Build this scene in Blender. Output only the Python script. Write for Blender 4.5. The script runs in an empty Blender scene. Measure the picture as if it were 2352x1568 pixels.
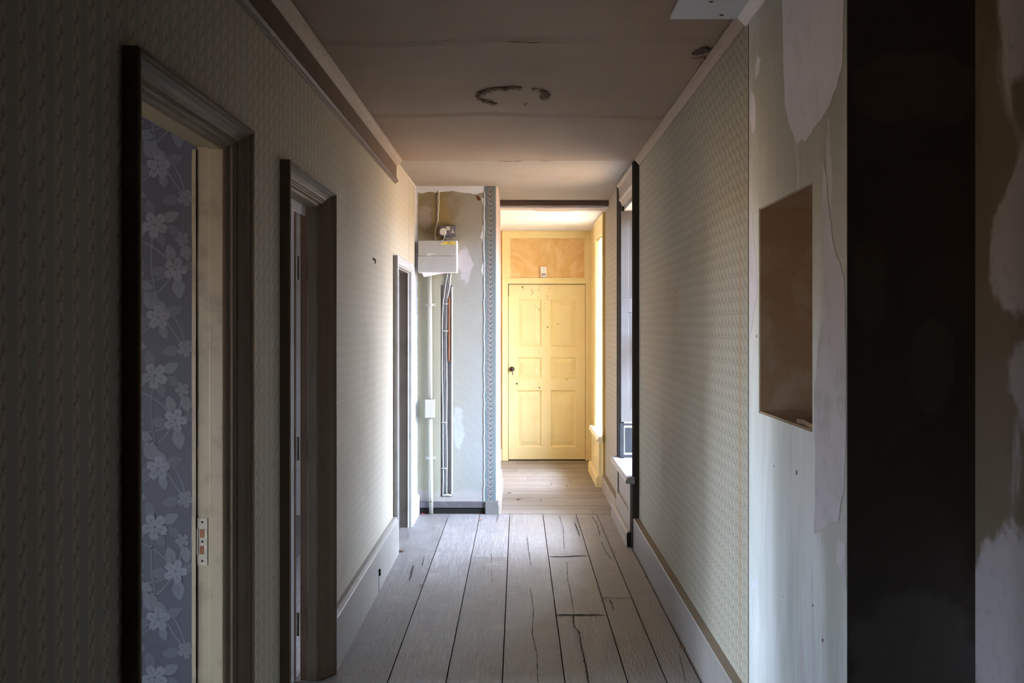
import bpy, bmesh, math, random
from mathutils import Vector
R = random.Random(7)
S = bpy.context.scene
COL = S.collection

# ------------------------------------------------------------------ camera, sky, light, exposure
F = 2400.0            # focal length in pixels of the 2352 wide frame
VX, VY = 1190.0, 748.0
EYE = 1.376
cam_d = bpy.data.cameras.new('camera')
cam = bpy.data.objects.new('camera', cam_d); COL.objects.link(cam)
cam.location = (0, 0, EYE); cam.rotation_euler = (math.pi / 2, 0, 0)
cam_d.sensor_width = 36; cam_d.lens = F * 36 / 2352
cam_d.shift_x = (1176 - VX) / 2352; cam_d.shift_y = -(784 - VY) / 2352
cam_d.clip_start = 0.02; cam_d.clip_end = 200
S.camera = cam
S.view_settings.view_transform = 'Standard'; S.view_settings.look = 'None'
S.view_settings.gamma = 1; S.view_settings.use_curve_mapping = False
S.view_settings.exposure = 1.92
S.cycles.max_bounces = 12; S.cycles.diffuse_bounces = 8; S.cycles.glossy_bounces = 4
S.cycles.transparent_max_bounces = 12
S.cycles.sample_clamp_indirect = 6.0

SKY, GROUND, SKY_STRENGTH = (0.62, 0.76, 1.0), (0.53, 0.39, 0.27), 22.0
w = bpy.data.worlds.new('sky'); S.world = w; w.use_nodes = True
nt = w.node_tree; nt.nodes.clear()
tc = nt.nodes.new('ShaderNodeTexCoord'); sp = nt.nodes.new('ShaderNodeSeparateXYZ')
cr = nt.nodes.new('ShaderNodeValToRGB'); bg = nt.nodes.new('ShaderNodeBackground'); ou = nt.nodes.new('ShaderNodeOutputWorld')
mr = nt.nodes.new('ShaderNodeMapRange'); mr.inputs[1].default_value = -1; mr.inputs[2].default_value = 1
nt.links.new(tc.outputs['Generated'], sp.inputs[0]); nt.links.new(sp.outputs['Z'], mr.inputs[0]); nt.links.new(mr.outputs[0], cr.inputs[0])
e = cr.color_ramp.elements
e[0].position = 0.0; e[0].color = tuple(c * 0.36 for c in GROUND) + (1,)
e[1].position = 1.0; e[1].color = tuple(c * 2.1 for c in SKY) + (1,)
k = e.new(0.49); k.color = tuple(c * 0.52 for c in GROUND) + (1,)
k = e.new(0.515); k.color = (0.50, 0.56, 0.66, 1)
k = e.new(0.58); k.color = (0.64, 0.77, 1.0, 1)
nt.links.new(cr.outputs[0], bg.inputs[0]); bg.inputs[1].default_value = SKY_STRENGTH
nt.links.new(bg.outputs[0], ou.inputs[0])

def portal(name, x, y, z, sy, sz, face):
    l = bpy.data.lights.new(name, 'AREA'); l.shape = 'RECTANGLE'; l.size = sz; l.size_y = sy
    l.cycles.is_portal = True
    o = bpy.data.objects.new(name, l); COL.objects.link(o); o.location = (x, y, z)
    o.rotation_euler = (0, math.pi / 2 * (1 if face < 0 else -1), 0)      # area light shines along its local -Z
    return o
portal('daylight_right', 1.02, 7.0, 1.33, 0.80, 1.74, -1)
portal('daylight_landing', 1.02, 9.35, 1.33, 0.76, 1.72, -1)
portal('daylight_first_room', -2.46, 0.51, 1.02, 1.42, 1.44, 1)
portal('fill_first_room_side', -2.46, 2.05, 1.1, .34, 1.0, 1)  # opening added to brighten the near right wall
portal('daylight_second_room', -3.76, 3.95, 1.45, 0.8, 1.1, 1)

# ------------------------------------------------------------------ measuring helpers
def P(px, py, Y): return ((px - VX) * Y / F, Y, EYE - (py - VY) * Y / F)
def onX(px, py, X):
    Y = X * F / (px - VX); return (X, Y, EYE - (py - VY) * Y / F)
def onZ(px, py, Z):
    Y = (EYE - Z) * F / (py - VY); return ((px - VX) * Y / F, Y, Z)

# ------------------------------------------------------------------ mesh builder
class MB:
    def __init__(s, T=None): s.v = []; s.f = []; s.m = []; s.T = T or (lambda a, b, c: (a, b, c))
    def add(s, vs, fs, m=0):
        o = len(s.v); s.v += [s.T(*p) for p in vs]
        for f in fs: s.f.append(tuple(o + i for i in f)); s.m.append(m)
        return s
    def box(s, x0, x1, y0, y1, z0, z1, m=0, fm=None):
        vs = [(x0,y0,z0),(x1,y0,z0),(x1,y1,z0),(x0,y1,z0),(x0,y0,z1),(x1,y0,z1),(x1,y1,z1),(x0,y1,z1)]
        fs = [(0,3,2,1),(4,5,6,7),(0,1,5,4),(1,2,6,5),(2,3,7,6),(3,0,4,7)]   # -z +z -y +x +y -x
        o = len(s.v); s.v += [s.T(*p) for p in vs]
        for i, f in enumerate(fs):
            s.f.append(tuple(o + j for j in f)); s.m.append(fm.get(i, m) if fm else m)
        return s
    def prism(s, pts, d, m=0):                       # polygon pts pushed by vector d
        n = len(pts); b = [tuple(p[i] + d[i] for i in range(3)) for p in pts]
        s.add(list(pts) + b, [tuple(range(n)), tuple(range(2*n-1, n-1, -1))] + [(i, (i+1) % n, n+(i+1) % n, n+i) for i in range(n)], m)
        return s
    def tube(s, path, r, n=10, m=0, caps=True):
        path = [Vector(p) for p in path]; rings = []
        rr = r if isinstance(r, (list, tuple)) else [r] * len(path)
        up = None
        vs = []
        for i, p in enumerate(path):
            t = (path[min(i+1, len(path)-1)] - path[max(i-1, 0)]).normalized()
            if up is None:
                up = Vector((0,0,1)) if abs(t.z) < .9 else Vector((1,0,0))
            a = (up - t * up.dot(t)).normalized(); b = t.cross(a); up = a
            for k in range(n):
                q = 2*math.pi*k/n; vs.append(tuple(p + a*math.cos(q)*rr[i] + b*math.sin(q)*rr[i]))
        fs = []
        for i in range(len(path)-1):
            for k in range(n): fs.append((i*n+k, i*n+(k+1) % n, (i+1)*n+(k+1) % n, (i+1)*n+k))
        if caps: fs += [tuple(range(n-1, -1, -1)), tuple((len(path)-1)*n + k for k in range(n))]
        return s.add(vs, fs, m)
    def lathe(s, prof, o, axis, n=24, m=0):          # prof (distance along axis, radius)
        ax = Vector(axis).normalized(); u = Vector((0,0,1)) if abs(ax.z) < .9 else Vector((1,0,0))
        a = (u - ax*u.dot(ax)).normalized(); b = ax.cross(a); vs = []
        for (h, r) in prof:
            for k in range(n):
                q = 2*math.pi*k/n; vs.append(tuple(Vector(o) + ax*h + (a*math.cos(q)+b*math.sin(q))*r))
        fs = []
        for i in range(len(prof)-1):
            for k in range(n): fs.append((i*n+k, i*n+(k+1) % n, (i+1)*n+(k+1) % n, (i+1)*n+k))
        fs += [tuple(range(n-1, -1, -1)), tuple((len(prof)-1)*n + k for k in range(n))]
        return s.add(vs, fs, m)
    def build(s, name, mats, parent=None, bevel=0, smooth=False, kind=None, fix=True):
        me = bpy.data.meshes.new(name)
        if not isinstance(mats, (list, tuple)): mats = [mats]
        off = Vector((0,0,0))
        q = parent
        while q is not None: off += q.location; q = q.parent
        me.from_pydata([tuple(Vector(v) - off) for v in s.v], [], s.f)
        for mt in mats: me.materials.append(mt)
        for p, mi in zip(me.polygons, s.m): p.material_index = mi; p.use_smooth = smooth
        if fix:
            bm = bmesh.new(); bm.from_mesh(me); bmesh.ops.recalc_face_normals(bm, faces=bm.faces); bm.to_mesh(me); bm.free()
        o = bpy.data.objects.new(name, me); COL.objects.link(o); o.parent = parent
        if bevel:
            b = o.modifiers.new('bevel', 'BEVEL'); b.width = bevel; b.segments = 2; b.limit_method = 'ANGLE'; b.angle_limit = 0.6
            b.harden_normals = False
        if kind: o['kind'] = kind
        return o
def struct(mb, name, mats, **k): return mb.build(name, mats, kind='structure', **k)
def empty(name, loc, kind=None):
    o = bpy.data.objects.new(name, None); COL.objects.link(o); o.location = loc; o.empty_display_size = .05
    if kind: o['kind'] = kind
    return o
def thing(o, label, cat, group=None):
    o['label'] = label; o['category'] = cat
    if group: o['group'] = group
    return o
def jitter(pts, step, amp, seed=1):                  # roughen a polygon outline given as 3D points
    r = random.Random(seed); out = []
    for i in range(len(pts)):
        a, b = Vector(pts[i]), Vector(pts[(i+1) % len(pts)]); n = max(1, int((b-a).length/step))
        for k in range(n):
            p = a.lerp(b, k/n) + Vector([r.uniform(-amp, amp) if abs(pts[0][j]-pts[1][j]) + abs(pts[1][j]-pts[2][j]) > 1e-6 else 0 for j in range(3)])
            out.append(tuple(p))
    return out

# ------------------------------------------------------------------ materials
class N:
    def __init__(s, name):
        s.mat = bpy.data.materials.new(name); s.mat.use_nodes = True; s.t = s.mat.node_tree; s.t.nodes.clear()
        s.out = s.t.nodes.new('ShaderNodeOutputMaterial'); s.b = s.t.nodes.new('ShaderNodeBsdfPrincipled')
        s.t.links.new(s.b.outputs[0], s.out.inputs[0])
        s.co = s.t.nodes.new('ShaderNodeTexCoord').outputs['Object']
        x = s.t.nodes.new('ShaderNodeSeparateXYZ'); s.t.links.new(s.co, x.inputs[0]); s.x, s.y, s.z = x.outputs
    def put(s, sock, v):
        if isinstance(v, bpy.types.NodeSocket): s.t.links.new(v, sock)
        elif isinstance(v, (tuple, list)) and len(v) == 3 and sock.type == 'RGBA': sock.default_value = tuple(v) + (1,)
        else: sock.default_value = v
    def m(s, op, a, b=0.0, c=None):
        n = s.t.nodes.new('ShaderNodeMath'); n.operation = op; s.put(n.inputs[0], a); s.put(n.inputs[1], b)
        if c is not None: s.put(n.inputs[2], c)
        return n.outputs[0]
    def mix(s, f, a, b):
        n = s.t.nodes.new('ShaderNodeMix'); n.data_type = 'RGBA'; s.put(n.inputs[0], f); s.put(n.inputs[6], a); s.put(n.inputs[7], b)
        return n.outputs[2]
    def scale(s, v, off=(0,0,0)):
        n = s.t.nodes.new('ShaderNodeMapping'); s.put(n.inputs[0], s.co); n.inputs['Scale'].default_value = v; n.inputs['Location'].default_value = off
        return n.outputs[0]
    def noise(s, sc, det=4, rough=.6, vec=None, dist=0):
        n = s.t.nodes.new('ShaderNodeTexNoise'); s.put(n.inputs['Vector'], vec if vec is not None else s.co)
        n.inputs['Scale'].default_value = sc; n.inputs['Detail'].default_value = det; n.inputs['Roughness'].default_value = rough; n.inputs['Distortion'].default_value = dist
        return n.outputs[0]
    def rng(s, v, a, b, c=0.0, d=1.0, smooth=True):
        n = s.t.nodes.new('ShaderNodeMapRange'); n.interpolation_type = 'SMOOTHSTEP' if smooth else 'LINEAR'
        for i, q in enumerate((v, a, b, c, d)): s.put(n.inputs[i], q)
        return n.outputs[0]
    def blot(s, c, r, k=.5, sc=6, soft=.35):          # mask of a ragged ellipse with centre c and radii r
        n = s.t.nodes.new('ShaderNodeMapping'); n.vector_type = 'POINT'; s.put(n.inputs[0], s.co)
        n.inputs['Scale'].default_value = [1/q for q in r]; n.inputs['Location'].default_value = [-c[i]/r[i] for i in range(3)]
        l = s.t.nodes.new('ShaderNodeVectorMath'); l.operation = 'LENGTH'; s.t.links.new(n.outputs[0], l.inputs[0])
        d = s.m('ADD', l.outputs['Value'], s.m('MULTIPLY', s.m('SUBTRACT', s.noise(sc, 5), .5), k*2))
        return s.rng(d, 1-soft, 1+soft, 1.0, 0.0)
    def done(s, col, rough=.6, bump=None, bs=.3, bd=.002, spec=.35, metal=0):
        s.put(s.b.inputs['Base Color'], col); s.put(s.b.inputs['Roughness'], rough)
        s.b.inputs['Specular IOR Level'].default_value = spec; s.b.inputs['Metallic'].default_value = metal
        if bump is not None:
            n = s.t.nodes.new('ShaderNodeBump'); n.inputs['Strength'].default_value = bs; n.inputs['Distance'].default_value = bd
            s.put(n.inputs['Height'], bump); s.t.links.new(n.outputs[0], s.b.inputs['Normal'])
        return s.mat
def sc3(c, f): return tuple(q*f for q in c)
def paint(name, c, rough=.5, dirt=.25, dirtc=None, sc=9, bump=.25, bd=.0015, spec=.35, metal=0):
    n = N(name); a = n.noise(sc, 6, .65); g = n.noise(70, 3)
    dc = dirtc or sc3(c, .55)
    col = n.mix(n.m('MULTIPLY', n.rng(a, .45, .8), dirt*2), c, dc)
    col = n.mix(n.m('MULTIPLY', n.rng(n.noise(180, 2), .68, .78), dirt), col, sc3(c, .35))
    return n.done(col, rough, n.m('ADD', a, n.m('MULTIPLY', g, .4)), bump, bd, spec, metal)

def wallpaper(name='trellis_wallpaper', k=1.0, q=.8):
    n = N(name)
    U = n.m('DIVIDE', n.y, .064); V = n.m('DIVIDE', n.z, .043)
    f = n.m('FRACT', U)
    cream = n.m('MULTIPLY', n.rng(f, .40, .48), n.rng(f, .92, 1.0, 1.0, 0.0))
    s1 = n.m('SINE', n.m('MULTIPLY', V, 2*math.pi)); s2 = n.m('SINE', n.m('MULTIPLY', V, 8*math.pi))
    c1 = n.m('ADD', .70, n.m('MULTIPLY', s1, .12))
    d1 = n.m('ABSOLUTE', n.m('SUBTRACT', f, c1))
    lead = n.rng(n.m('ADD', d1, n.m('MULTIPLY', s2, .035)), .05, .10, 1.0, 0.0)
    gap = n.rng(n.m('SINE', n.m('ADD', n.m('MULTIPLY', V, 2*math.pi), .9)), -.35, .15)
    lead = n.m('MULTIPLY', lead, n.m('ADD', .25, n.m('MULTIPLY', gap, .75)))
    hi = n.m('MULTIPLY', n.rng(n.m('ABSOLUTE', n.m('SUBTRACT', f, n.m('SUBTRACT', .70, n.m('MULTIPLY', s1, .12)))), .04, .09, 1.0, 0.0), .6)
    col = n.mix(cream, sc3((.33, .338, .262) if k == 1 else (.355, .338, .275), k), sc3((.44, .38, .29), k))
    col = n.mix(hi, col, sc3((.54, .49, .42), k))
    col = n.mix(n.m('MULTIPLY', lead, q), col, (.13, .10, .08))
    dirt = n.rng(n.noise(1.6, 5, .6), .5, .8)
    col = n.mix(n.m('MULTIPLY', dirt, .3), col, (.22, .17, .12))
    st = n.blot((.75, 3.53, 1.0), (.3, .035, .75), .35, 5)
    col = n.mix(n.m('MULTIPLY', st, .35), col, (.42, .25, .11))
    st = n.blot((.75, 5.5, 1.3), (.3, .9, .45), .4, 3)  # warm bounce light on the right wall, painted into the paper
    col = n.mix(n.m('MULTIPLY', st, .22), col, (.52, .33, .16))
    return n.done(col, .72, n.m('ADD', n.m('MULTIPLY', lead, .5), n.noise(3, 4)), .25, .003, .2)

def plaster_patch_mat(name, base, light, brown, thr=.5, sc=1.8, seed=0, streak=.35, blots=()):
    n = N(name); v = n.scale((1, 1, streak), (seed, seed*.7, 0))
    a = n.noise(sc, 7, .55, v, .6); b = n.noise(sc*1.7, 6, .6, n.scale((1,1,.5), (seed+5, 2, 1)), .3)
    col = n.mix(n.rng(a, thr-.03, thr+.02), base, light)
    col = n.mix(n.m('MULTIPLY', n.rng(b, .56, .66), .75), col, brown)
    for c_, r_, f_ in blots: col = n.mix(n.m('MULTIPLY', n.blot(c_, r_, .9, 3.5, .10), f_), col, light)
    col = n.mix(n.m('MULTIPLY', n.rng(n.noise(40, 4), .5, .8), .25), col, sc3(base, .6))
    return n.done(col, .75, n.m('ADD', n.m('MULTIPLY', n.rng(a, thr-.03, thr+.02), .6), n.noise(14, 5)), .35, .004, .2)

def stripped_wall():
    n = N('stripped_plaster')
    a = n.noise(3.0, 6, .6, n.scale((1, 2.2, .5)), .3)
    col = n.mix(n.rng(a, .35, .7), (.60, .64, .58), (.76, .79, .76))
    col = n.mix(n.m('MULTIPLY', n.blot((.75, 2.85, 2.1), (.3, .55, .62), .35, 4), .75), col, (.33, .315, .24))
    col = n.mix(n.m('MULTIPLY', n.blot((.75, 2.47, 1.35), (.3, .12, .9), .4, 5), .6), col, (.33, .325, .27))
    col = n.mix(n.m('MULTIPLY', n.rng(n.noise(9, 5, .7, n.scale((1, 4, .4))), .6, .75), .35), col, (.36, .35, .30))
    fs_ = n.m('MULTIPLY', n.rng(n.noise(2.4, 7, .62, n.scale((1, 5, .8), (3, 1, 2)), .4), .56, .60), n.rng(n.y, 3.15, 2.75))
    col = n.mix(n.m('MULTIPLY', fs_, .7), col, (.60, .57, .60))
    col = n.mix(n.rng(n.noise(60, 2), .74, .77), col, (.2, .15, .12))
    return n.done(col, .5, n.noise(5, 6), .3, .004, .4)

def stained_end_wall():
    n = N('old_limewash')
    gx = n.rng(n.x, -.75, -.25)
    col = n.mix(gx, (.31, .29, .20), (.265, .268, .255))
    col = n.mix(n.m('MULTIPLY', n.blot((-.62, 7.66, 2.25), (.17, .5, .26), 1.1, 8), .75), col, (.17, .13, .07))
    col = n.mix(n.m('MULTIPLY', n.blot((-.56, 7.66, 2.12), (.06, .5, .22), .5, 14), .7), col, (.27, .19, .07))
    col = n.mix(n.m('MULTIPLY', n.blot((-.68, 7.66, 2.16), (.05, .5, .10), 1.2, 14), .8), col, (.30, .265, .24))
    col = n.mix(n.m('MULTIPLY', n.blot((-.395, 7.66, 1.83), (.05, .5, .13), 1.3, 11, .22), .8), col, (.42, .40, .44))
    col = n.mix(n.m('MULTIPLY', n.blot((-.36, 7.66, 2.2), (.2, .5, .2), .4, 6), .35), col, (.24, .19, .12))
    col = n.mix(n.m('MULTIPLY', n.blot((-.44, 7.66, .62), (.035, .5, .15), 1.3, 10, .22), .7), col, (.38, .39, .44))
    col = n.mix(n.m('MULTIPLY', n.rng(n.noise(5, 6), .5, .8), .25), col, (.24, .22, .15))
    col = n.mix(n.m('MULTIPLY', n.blot((-.7, 7.66, .1), (.8, .5, .07), .5, 9), .6), col, (.38, .34, .33))
    return n.done(col, .7, n.noise(24, 6), .5, .004, .25)

def boards(name, c, along='y'):
    n = N(name)
    v = n.scale((26, 1.6, 1)) if along == 'y' else n.scale((1.6, 26, 1))
    g = n.noise(2.2, 7, .7, v, 1.4); g2 = n.noise(9, 4, .6, v, .4); d = n.noise(1.3, 5, .6)
    col = n.mix(n.rng(g, .35, .7), sc3(c, .60), sc3(c, 1.15))
    k1 = n.noise(4.5, 7, .75); k2 = n.noise(14, 5, .7)
    col = n.mix(n.m('MULTIPLY', n.rng(k1, .52, .66), .5), col, sc3(c, .55))
    col = n.mix(n.m('MULTIPLY', n.rng(k2, .58, .70), .4), col, sc3(c, 1.5))
    col = n.mix(n.m('MULTIPLY', n.rng(g2, .55, .72), .45), col, sc3(c, .5))
    col = n.mix(n.m('MULTIPLY', n.rng(d, .42, .75), .45), col, (.19, .155, .125))
    worn = n.rng(n.noise(2.6, 6, .65), .55, .75)
    col = n.mix(n.m('MULTIPLY', worn, .35), col, (.42, .40, .41))
    col = n.mix(n.m('MULTIPLY', n.blot((.42, 4.75, 0), (.42, 1.5, 1), .5, 2.2, .5), .55), col, (.13, .098, .072))  # broad brown blot paints the near right shade into the boards
    col = n.mix(n.rng(n.noise(46, 2), .73, .76), col, (.05, .04, .035))
    return n.done(col, n.rng(g, .3, .8, .38, .62), n.m('ADD', g, n.m('MULTIPLY', g2, .8)), .7, .0035, .5)

def yellow(name, c, k=.25):
    n = N(name); a = n.noise(5, 6, .6)
    col = n.mix(n.m('MULTIPLY', n.rng(a, .45, .75), k), c, (.68, .49, .20))
    col = n.mix(n.rng(n.noise(34, 3), .735, .76), col, (.30, .14, .04))
    return n.done(col, .42, n.noise(30, 4), .2, .001, .4)

M = {}
M['paper'] = wallpaper()
M['paper_left'] = wallpaper('lit_trellis_wallpaper', 1.14, .42)  # same paper, lightened to paint window light onto the left wall
M['stripped'] = stripped_wall()
M['endwall'] = stained_end_wall()
M['plain_wall'] = paint('room_plaster', (.40, .38, .36), .8)
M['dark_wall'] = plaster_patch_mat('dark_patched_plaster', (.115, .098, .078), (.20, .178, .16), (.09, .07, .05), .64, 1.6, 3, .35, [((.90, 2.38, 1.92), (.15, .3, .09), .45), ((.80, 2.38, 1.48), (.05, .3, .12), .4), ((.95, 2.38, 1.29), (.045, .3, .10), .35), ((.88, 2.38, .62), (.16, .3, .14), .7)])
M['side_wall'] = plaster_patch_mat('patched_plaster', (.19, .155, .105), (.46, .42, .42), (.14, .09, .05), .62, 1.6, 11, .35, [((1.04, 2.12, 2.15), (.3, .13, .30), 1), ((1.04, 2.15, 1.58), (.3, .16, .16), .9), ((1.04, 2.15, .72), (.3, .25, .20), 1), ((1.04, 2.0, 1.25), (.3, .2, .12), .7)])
M['patch'] = paint('white_filler', (.74, .71, .76), .7, .3, (.55, .53, .52), 12, .3, .002)
M['patch_grey'] = paint('thin_filler', (.62, .59, .61), .7, .5, (.42, .41, .38), 8, .4, .003)
M['white_plaster'] = paint('white_plaster', (.58, .60, .64), .7, .3, (.6, .6, .58), 14, .5, .004)
n_ = N('ceiling_paint'); a_ = n_.noise(2.2, 5)
M['ceiling'] = n_.done(n_.mix(n_.m('MULTIPLY', n_.rng(a_, .4, .8), .35), (.33, .24, .175), (.235, .165, .115)), .75, n_.noise(3, 5), .35, .008, .2)
M['ceiling_far'] = paint('ceiling_paint_lit', (.31, .255, .20), .75, .25, (.24, .17, .105), 2)  # paler tone paints in the window light on the far ceiling
M['ceiling_white'] = paint('ceiling_white', (.80, .82, .86), .75, .2, (.7, .5, .38), 3)
M['black'] = paint('dark_crevice', (.012, .010, .008), .9, 0)
M['crack'] = paint('dark_crack', (.07, .05, .04), .9, 0)
M['trim_brown'] = paint('brown_paint', (.13, .085, .062), .55, .3, None, 9, .2, .0015, .2)
M['cornice'] = paint('cornice_paint', (.30, .215, .16), .6, .25)
M['cornice_white'] = paint('cornice_pale', (.62, .60, .60), .5, .2)
M['arch'] = paint('door_frame_paint', (.165, .12, .075), .55, .25, (.09, .065, .04), 5)
M['arch_dark'] = paint('unlit_edge_dark', (.045, .038, .032), .35, .2)
M['jamb_cream'] = paint('cream_gloss', (.15, .122, .072), .45, .45, (.085, .065, .038), 16)
M['jamb_olive'] = paint('olive_gloss', (.22, .18, .13), .4, .3)
M['jamb_brown'] = paint('brown_gloss', (.30, .20, .14), .4, .3)
M['jamb_dark'] = paint('dark_gloss', (.17, .145, .12), .4, .3)
M['grey_gloss'] = paint('grey_gloss', (.018, .019, .021), .8, .2, None, 9, .25, .0015, .03)
M['grey_light'] = paint('grey_frame', (.42, .42, .42), .35, .25)
M['shutter'] = paint('shutter_paint', (.058, .055, .054), .65, .2, (.055, .05, .052), 5, .2, .0015, .1)
M['seat'] = paint('seat_paint', (.40, .40, .42), .4, .15)
M['panel_beige'] = paint('panelling_paint', (.34, .295, .245), .45, .25)
M['skirt'] = paint('skirting_paint', (.28, .26, .23), .4, .35, (.22, .18, .14), 7)
M['skirt_dark'] = paint('skirting_dark', (.10, .09, .095), .45, .3, (.25, .22, .25), 12)
M['skirt_grey'] = paint('skirting_grey', (.17, .165, .15), .45, .3)
M['skirt_top'] = paint('skirting_dust', (.26, .20, .14), .6, .3)
M['yellow'] = yellow('yellow_gloss', (.80, .70, .385))
M['yellow_pale'] = yellow('yellow_gloss_pale', (.84, .78, .56), .15)
M['yellow_dark'] = yellow('yellow_edge_dark', (.50, .33, .08), .5)  # darker yellow for the outer near edge of the landing window frame
n_ = N('orange_distemper'); a_ = n_.noise(3.2, 6, .6, None, 2.2)
M['orange'] = n_.done(n_.mix(n_.rng(a_, .35, .68), (.66, .42, .17), (.76, .57, .32)), .8, a_, .3, .003, .2)
M['pink_plaster'] = paint('pink_plaster', (.52, .42, .36), .7, .2)
M['niche'] = plaster_patch_mat('niche_plaster', (.38, .27, .17), (.44, .345, .245), (.38, .22, .11), .55, 2.5, 4, .6)
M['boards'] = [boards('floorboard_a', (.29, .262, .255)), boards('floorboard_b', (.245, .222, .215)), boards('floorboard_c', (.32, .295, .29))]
M['cross'] = [boards('crossboard_a', (.31, .27, .25), 'x'), boards('crossboard_b', (.27, .235, .215), 'x')]
M['void'] = paint('under_floor', (.02, .017, .015), .95, 0)
M['floral'] = paint('floral_ground', (.030, .032, .039), .7, .3, (.024, .022, .026), 3, .3)
M['flower'] = paint('floral_print', (.062, .065, .070), .7, .5, (.040, .042, .05), 14, .2)
M['flower_pale'] = paint('floral_print_pale', (.078, .081, .087), .7, .5, (.048, .05, .058), 14, .2)
M['flower_dim'] = paint('floral_print_dim', (.045, .047, .054), .7, .5, (.034, .035, .043), 14, .2)
M['chip_mark'] = paint('chipped_paint', (.42, .22, .06), .8, .3)
M['pvc'] = paint('white_plastic', (.37, .37, .36), .4, .12, (.5, .5, .47), 30, .1)
M['pvc_edge'] = paint('white_plastic_edge', (.86, .86, .86), .3, .05)
M['pipe'] = paint('painted_pipe', (.41, .40, .345), .35, .15, (.5, .36, .18), 20, .3)
M['metalclad'] = paint('grey_enamel', (.13, .13, .15), .35, .2)
M['trunk'] = paint('grey_trunking', (.26, .23, .24), .5, .2)
M['plug'] = paint('plug_plastic', (.58, .56, .56), .4, .15)
M['paper_sheet'] = paint('paper', (.78, .78, .84), .7, .08)
M['label'] = paint('yellow_label', (.80, .58, .03), .5, .1)
M['cable_grey'] = paint('cable_grey', (.34, .35, .35), .5, .3, (.55, .54, .48), 40)
M['cable_white'] = paint('cable_white', (.64, .63, .58), .5, .3, (.35, .33, .28), 40)
M['wood'] = paint('bare_wood', (.30, .13, .06), .6, .4, (.16, .07, .04), 30)
M['metal'] = paint('dark_metal', (.06, .045, .04), .4, .2, metal=.6)
M['strike'] = paint('painted_plate', (.17, .148, .105), .4, .4, (.3, .26, .2), 60, .4)
M['rust'] = paint('rust', (.11, .04, .012), .8, .5, (.05, .02, .01), 90, .6)
M['brass'] = paint('brass', (.62, .42, .16), .3, .2, metal=.8)
M['leaf'] = paint('dead_leaf', (.20, .12, .07), .8, .4)
M['chip'] = paint('paint_chip', (.38, .20, .12), .8, .2)
M['red'] = paint('red_plastic', (.55, .05, .08), .5, .1)
M['strip'] = paint('blue_paper', (.12, .16, .17), .7, .35, (.20, .20, .19), 20)
M['strip_motif'] = paint('border_motif', (.20, .195, .19), .7, .3, (.3, .29, .28), 50)
M['strip_pale'] = paint('torn_paper', (.62, .68, .72), .8, .2)
n_ = N('window_glass')
tr = n_.t.nodes.new('ShaderNodeBsdfTransparent'); gl = n_.t.nodes.new('ShaderNodeBsdfGlossy'); gl.inputs['Roughness'].default_value = .03
mx = n_.t.nodes.new('ShaderNodeMixShader'); mx.inputs[0].default_value = .06
n_.t.links.new(tr.outputs[0], mx.inputs[1]); n_.t.links.new(gl.outputs[0], mx.inputs[2]); n_.t.links.new(mx.outputs[0], n_.out.inputs[0])
M['glass'] = n_.mat

# ------------------------------------------------------------------ levels
XL, XR, XR2 = -.75, .75, .74       # corridor walls
ZC = 2.40                          # ceiling
Y1, Y2, Y3 = 7.66, 8.88, 10.67     # electrics wall, landing opening, yellow wall
XP = -.148                         # side of the pier
XB = -.855                         # back of the left partition

# ------------------------------------------------------------------ floor
mb = MB()
def plank(x0, x1, y0, y1, m, z=0.0, g=.0022):
    mb.box(x0+g, x1-g, y0+g, y1-g, -.022, z, m)
xs = [-.87, -.505, -.279, -.061, .181, .424, .575, .705, .80]
ends = {0: [-1.6, 2.6, 7.635], 1: [-1.6, 1.4, 7.635], 2: [-1.6, 3.0, 6.23, 7.635], 3: [-1.6, 2.2, 7.635], 4: [-1.6, 2.4, 4.97, 6.24, 7.635],
        5: [-1.6, 2.9, 5.29, 7.635], 6: [-1.6, 1.9, 5.29, 7.635], 7: [-1.6, 2.384, 7.635]}
tone = [0, 1, 0, 2, 1, 0, 1, 0]
for i in range(8):
    es = ends[i]
    for k_ in range(len(es)-1):
        plank(xs[i], xs[i+1], es[k_], es[k_+1], (tone[i] + k_) % 3, R.uniform(-.0015, .0015), .0026 if i != 3 else .0022)
mb.box(.802, 1.2, -1.6, 2.384, -.022, 0, 1)
for i in range(6): mb.box(-3.6 + i*.456 + .002, -3.6 + (i+1)*.456 - .002, -1.3, 7.6, -.022, 0, i % 3)
yy = [7.64, 7.826, 8.005, 8.195, 8.36]
while yy[-1] < Y3 - .1: yy.append(yy[-1] + R.choice([.15, .17, .19]))
yy.append(Y3 + .06)
for i in range(len(yy)-1):
    a, b = yy[i], yy[i+1]
    cuts = [-2.3, .80]
    if i == 0: cuts = [-2.3, .55, .80]
    elif i == 3: cuts = [-2.3, .18, .80]
    elif i > 3: cuts = [-2.3, R.uniform(-1.2, .5), .80]
    for j in range(len(cuts)-1):
        mb.box(cuts[j]+.0015, cuts[j+1]-.0015, a+.002, b-.002, -.022, R.uniform(-.001, .001), 3 + (i+j) % 2)
mb.box(-3.8, 1.7, -1.9, 11.0, -.10, -.024, 5)
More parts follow.
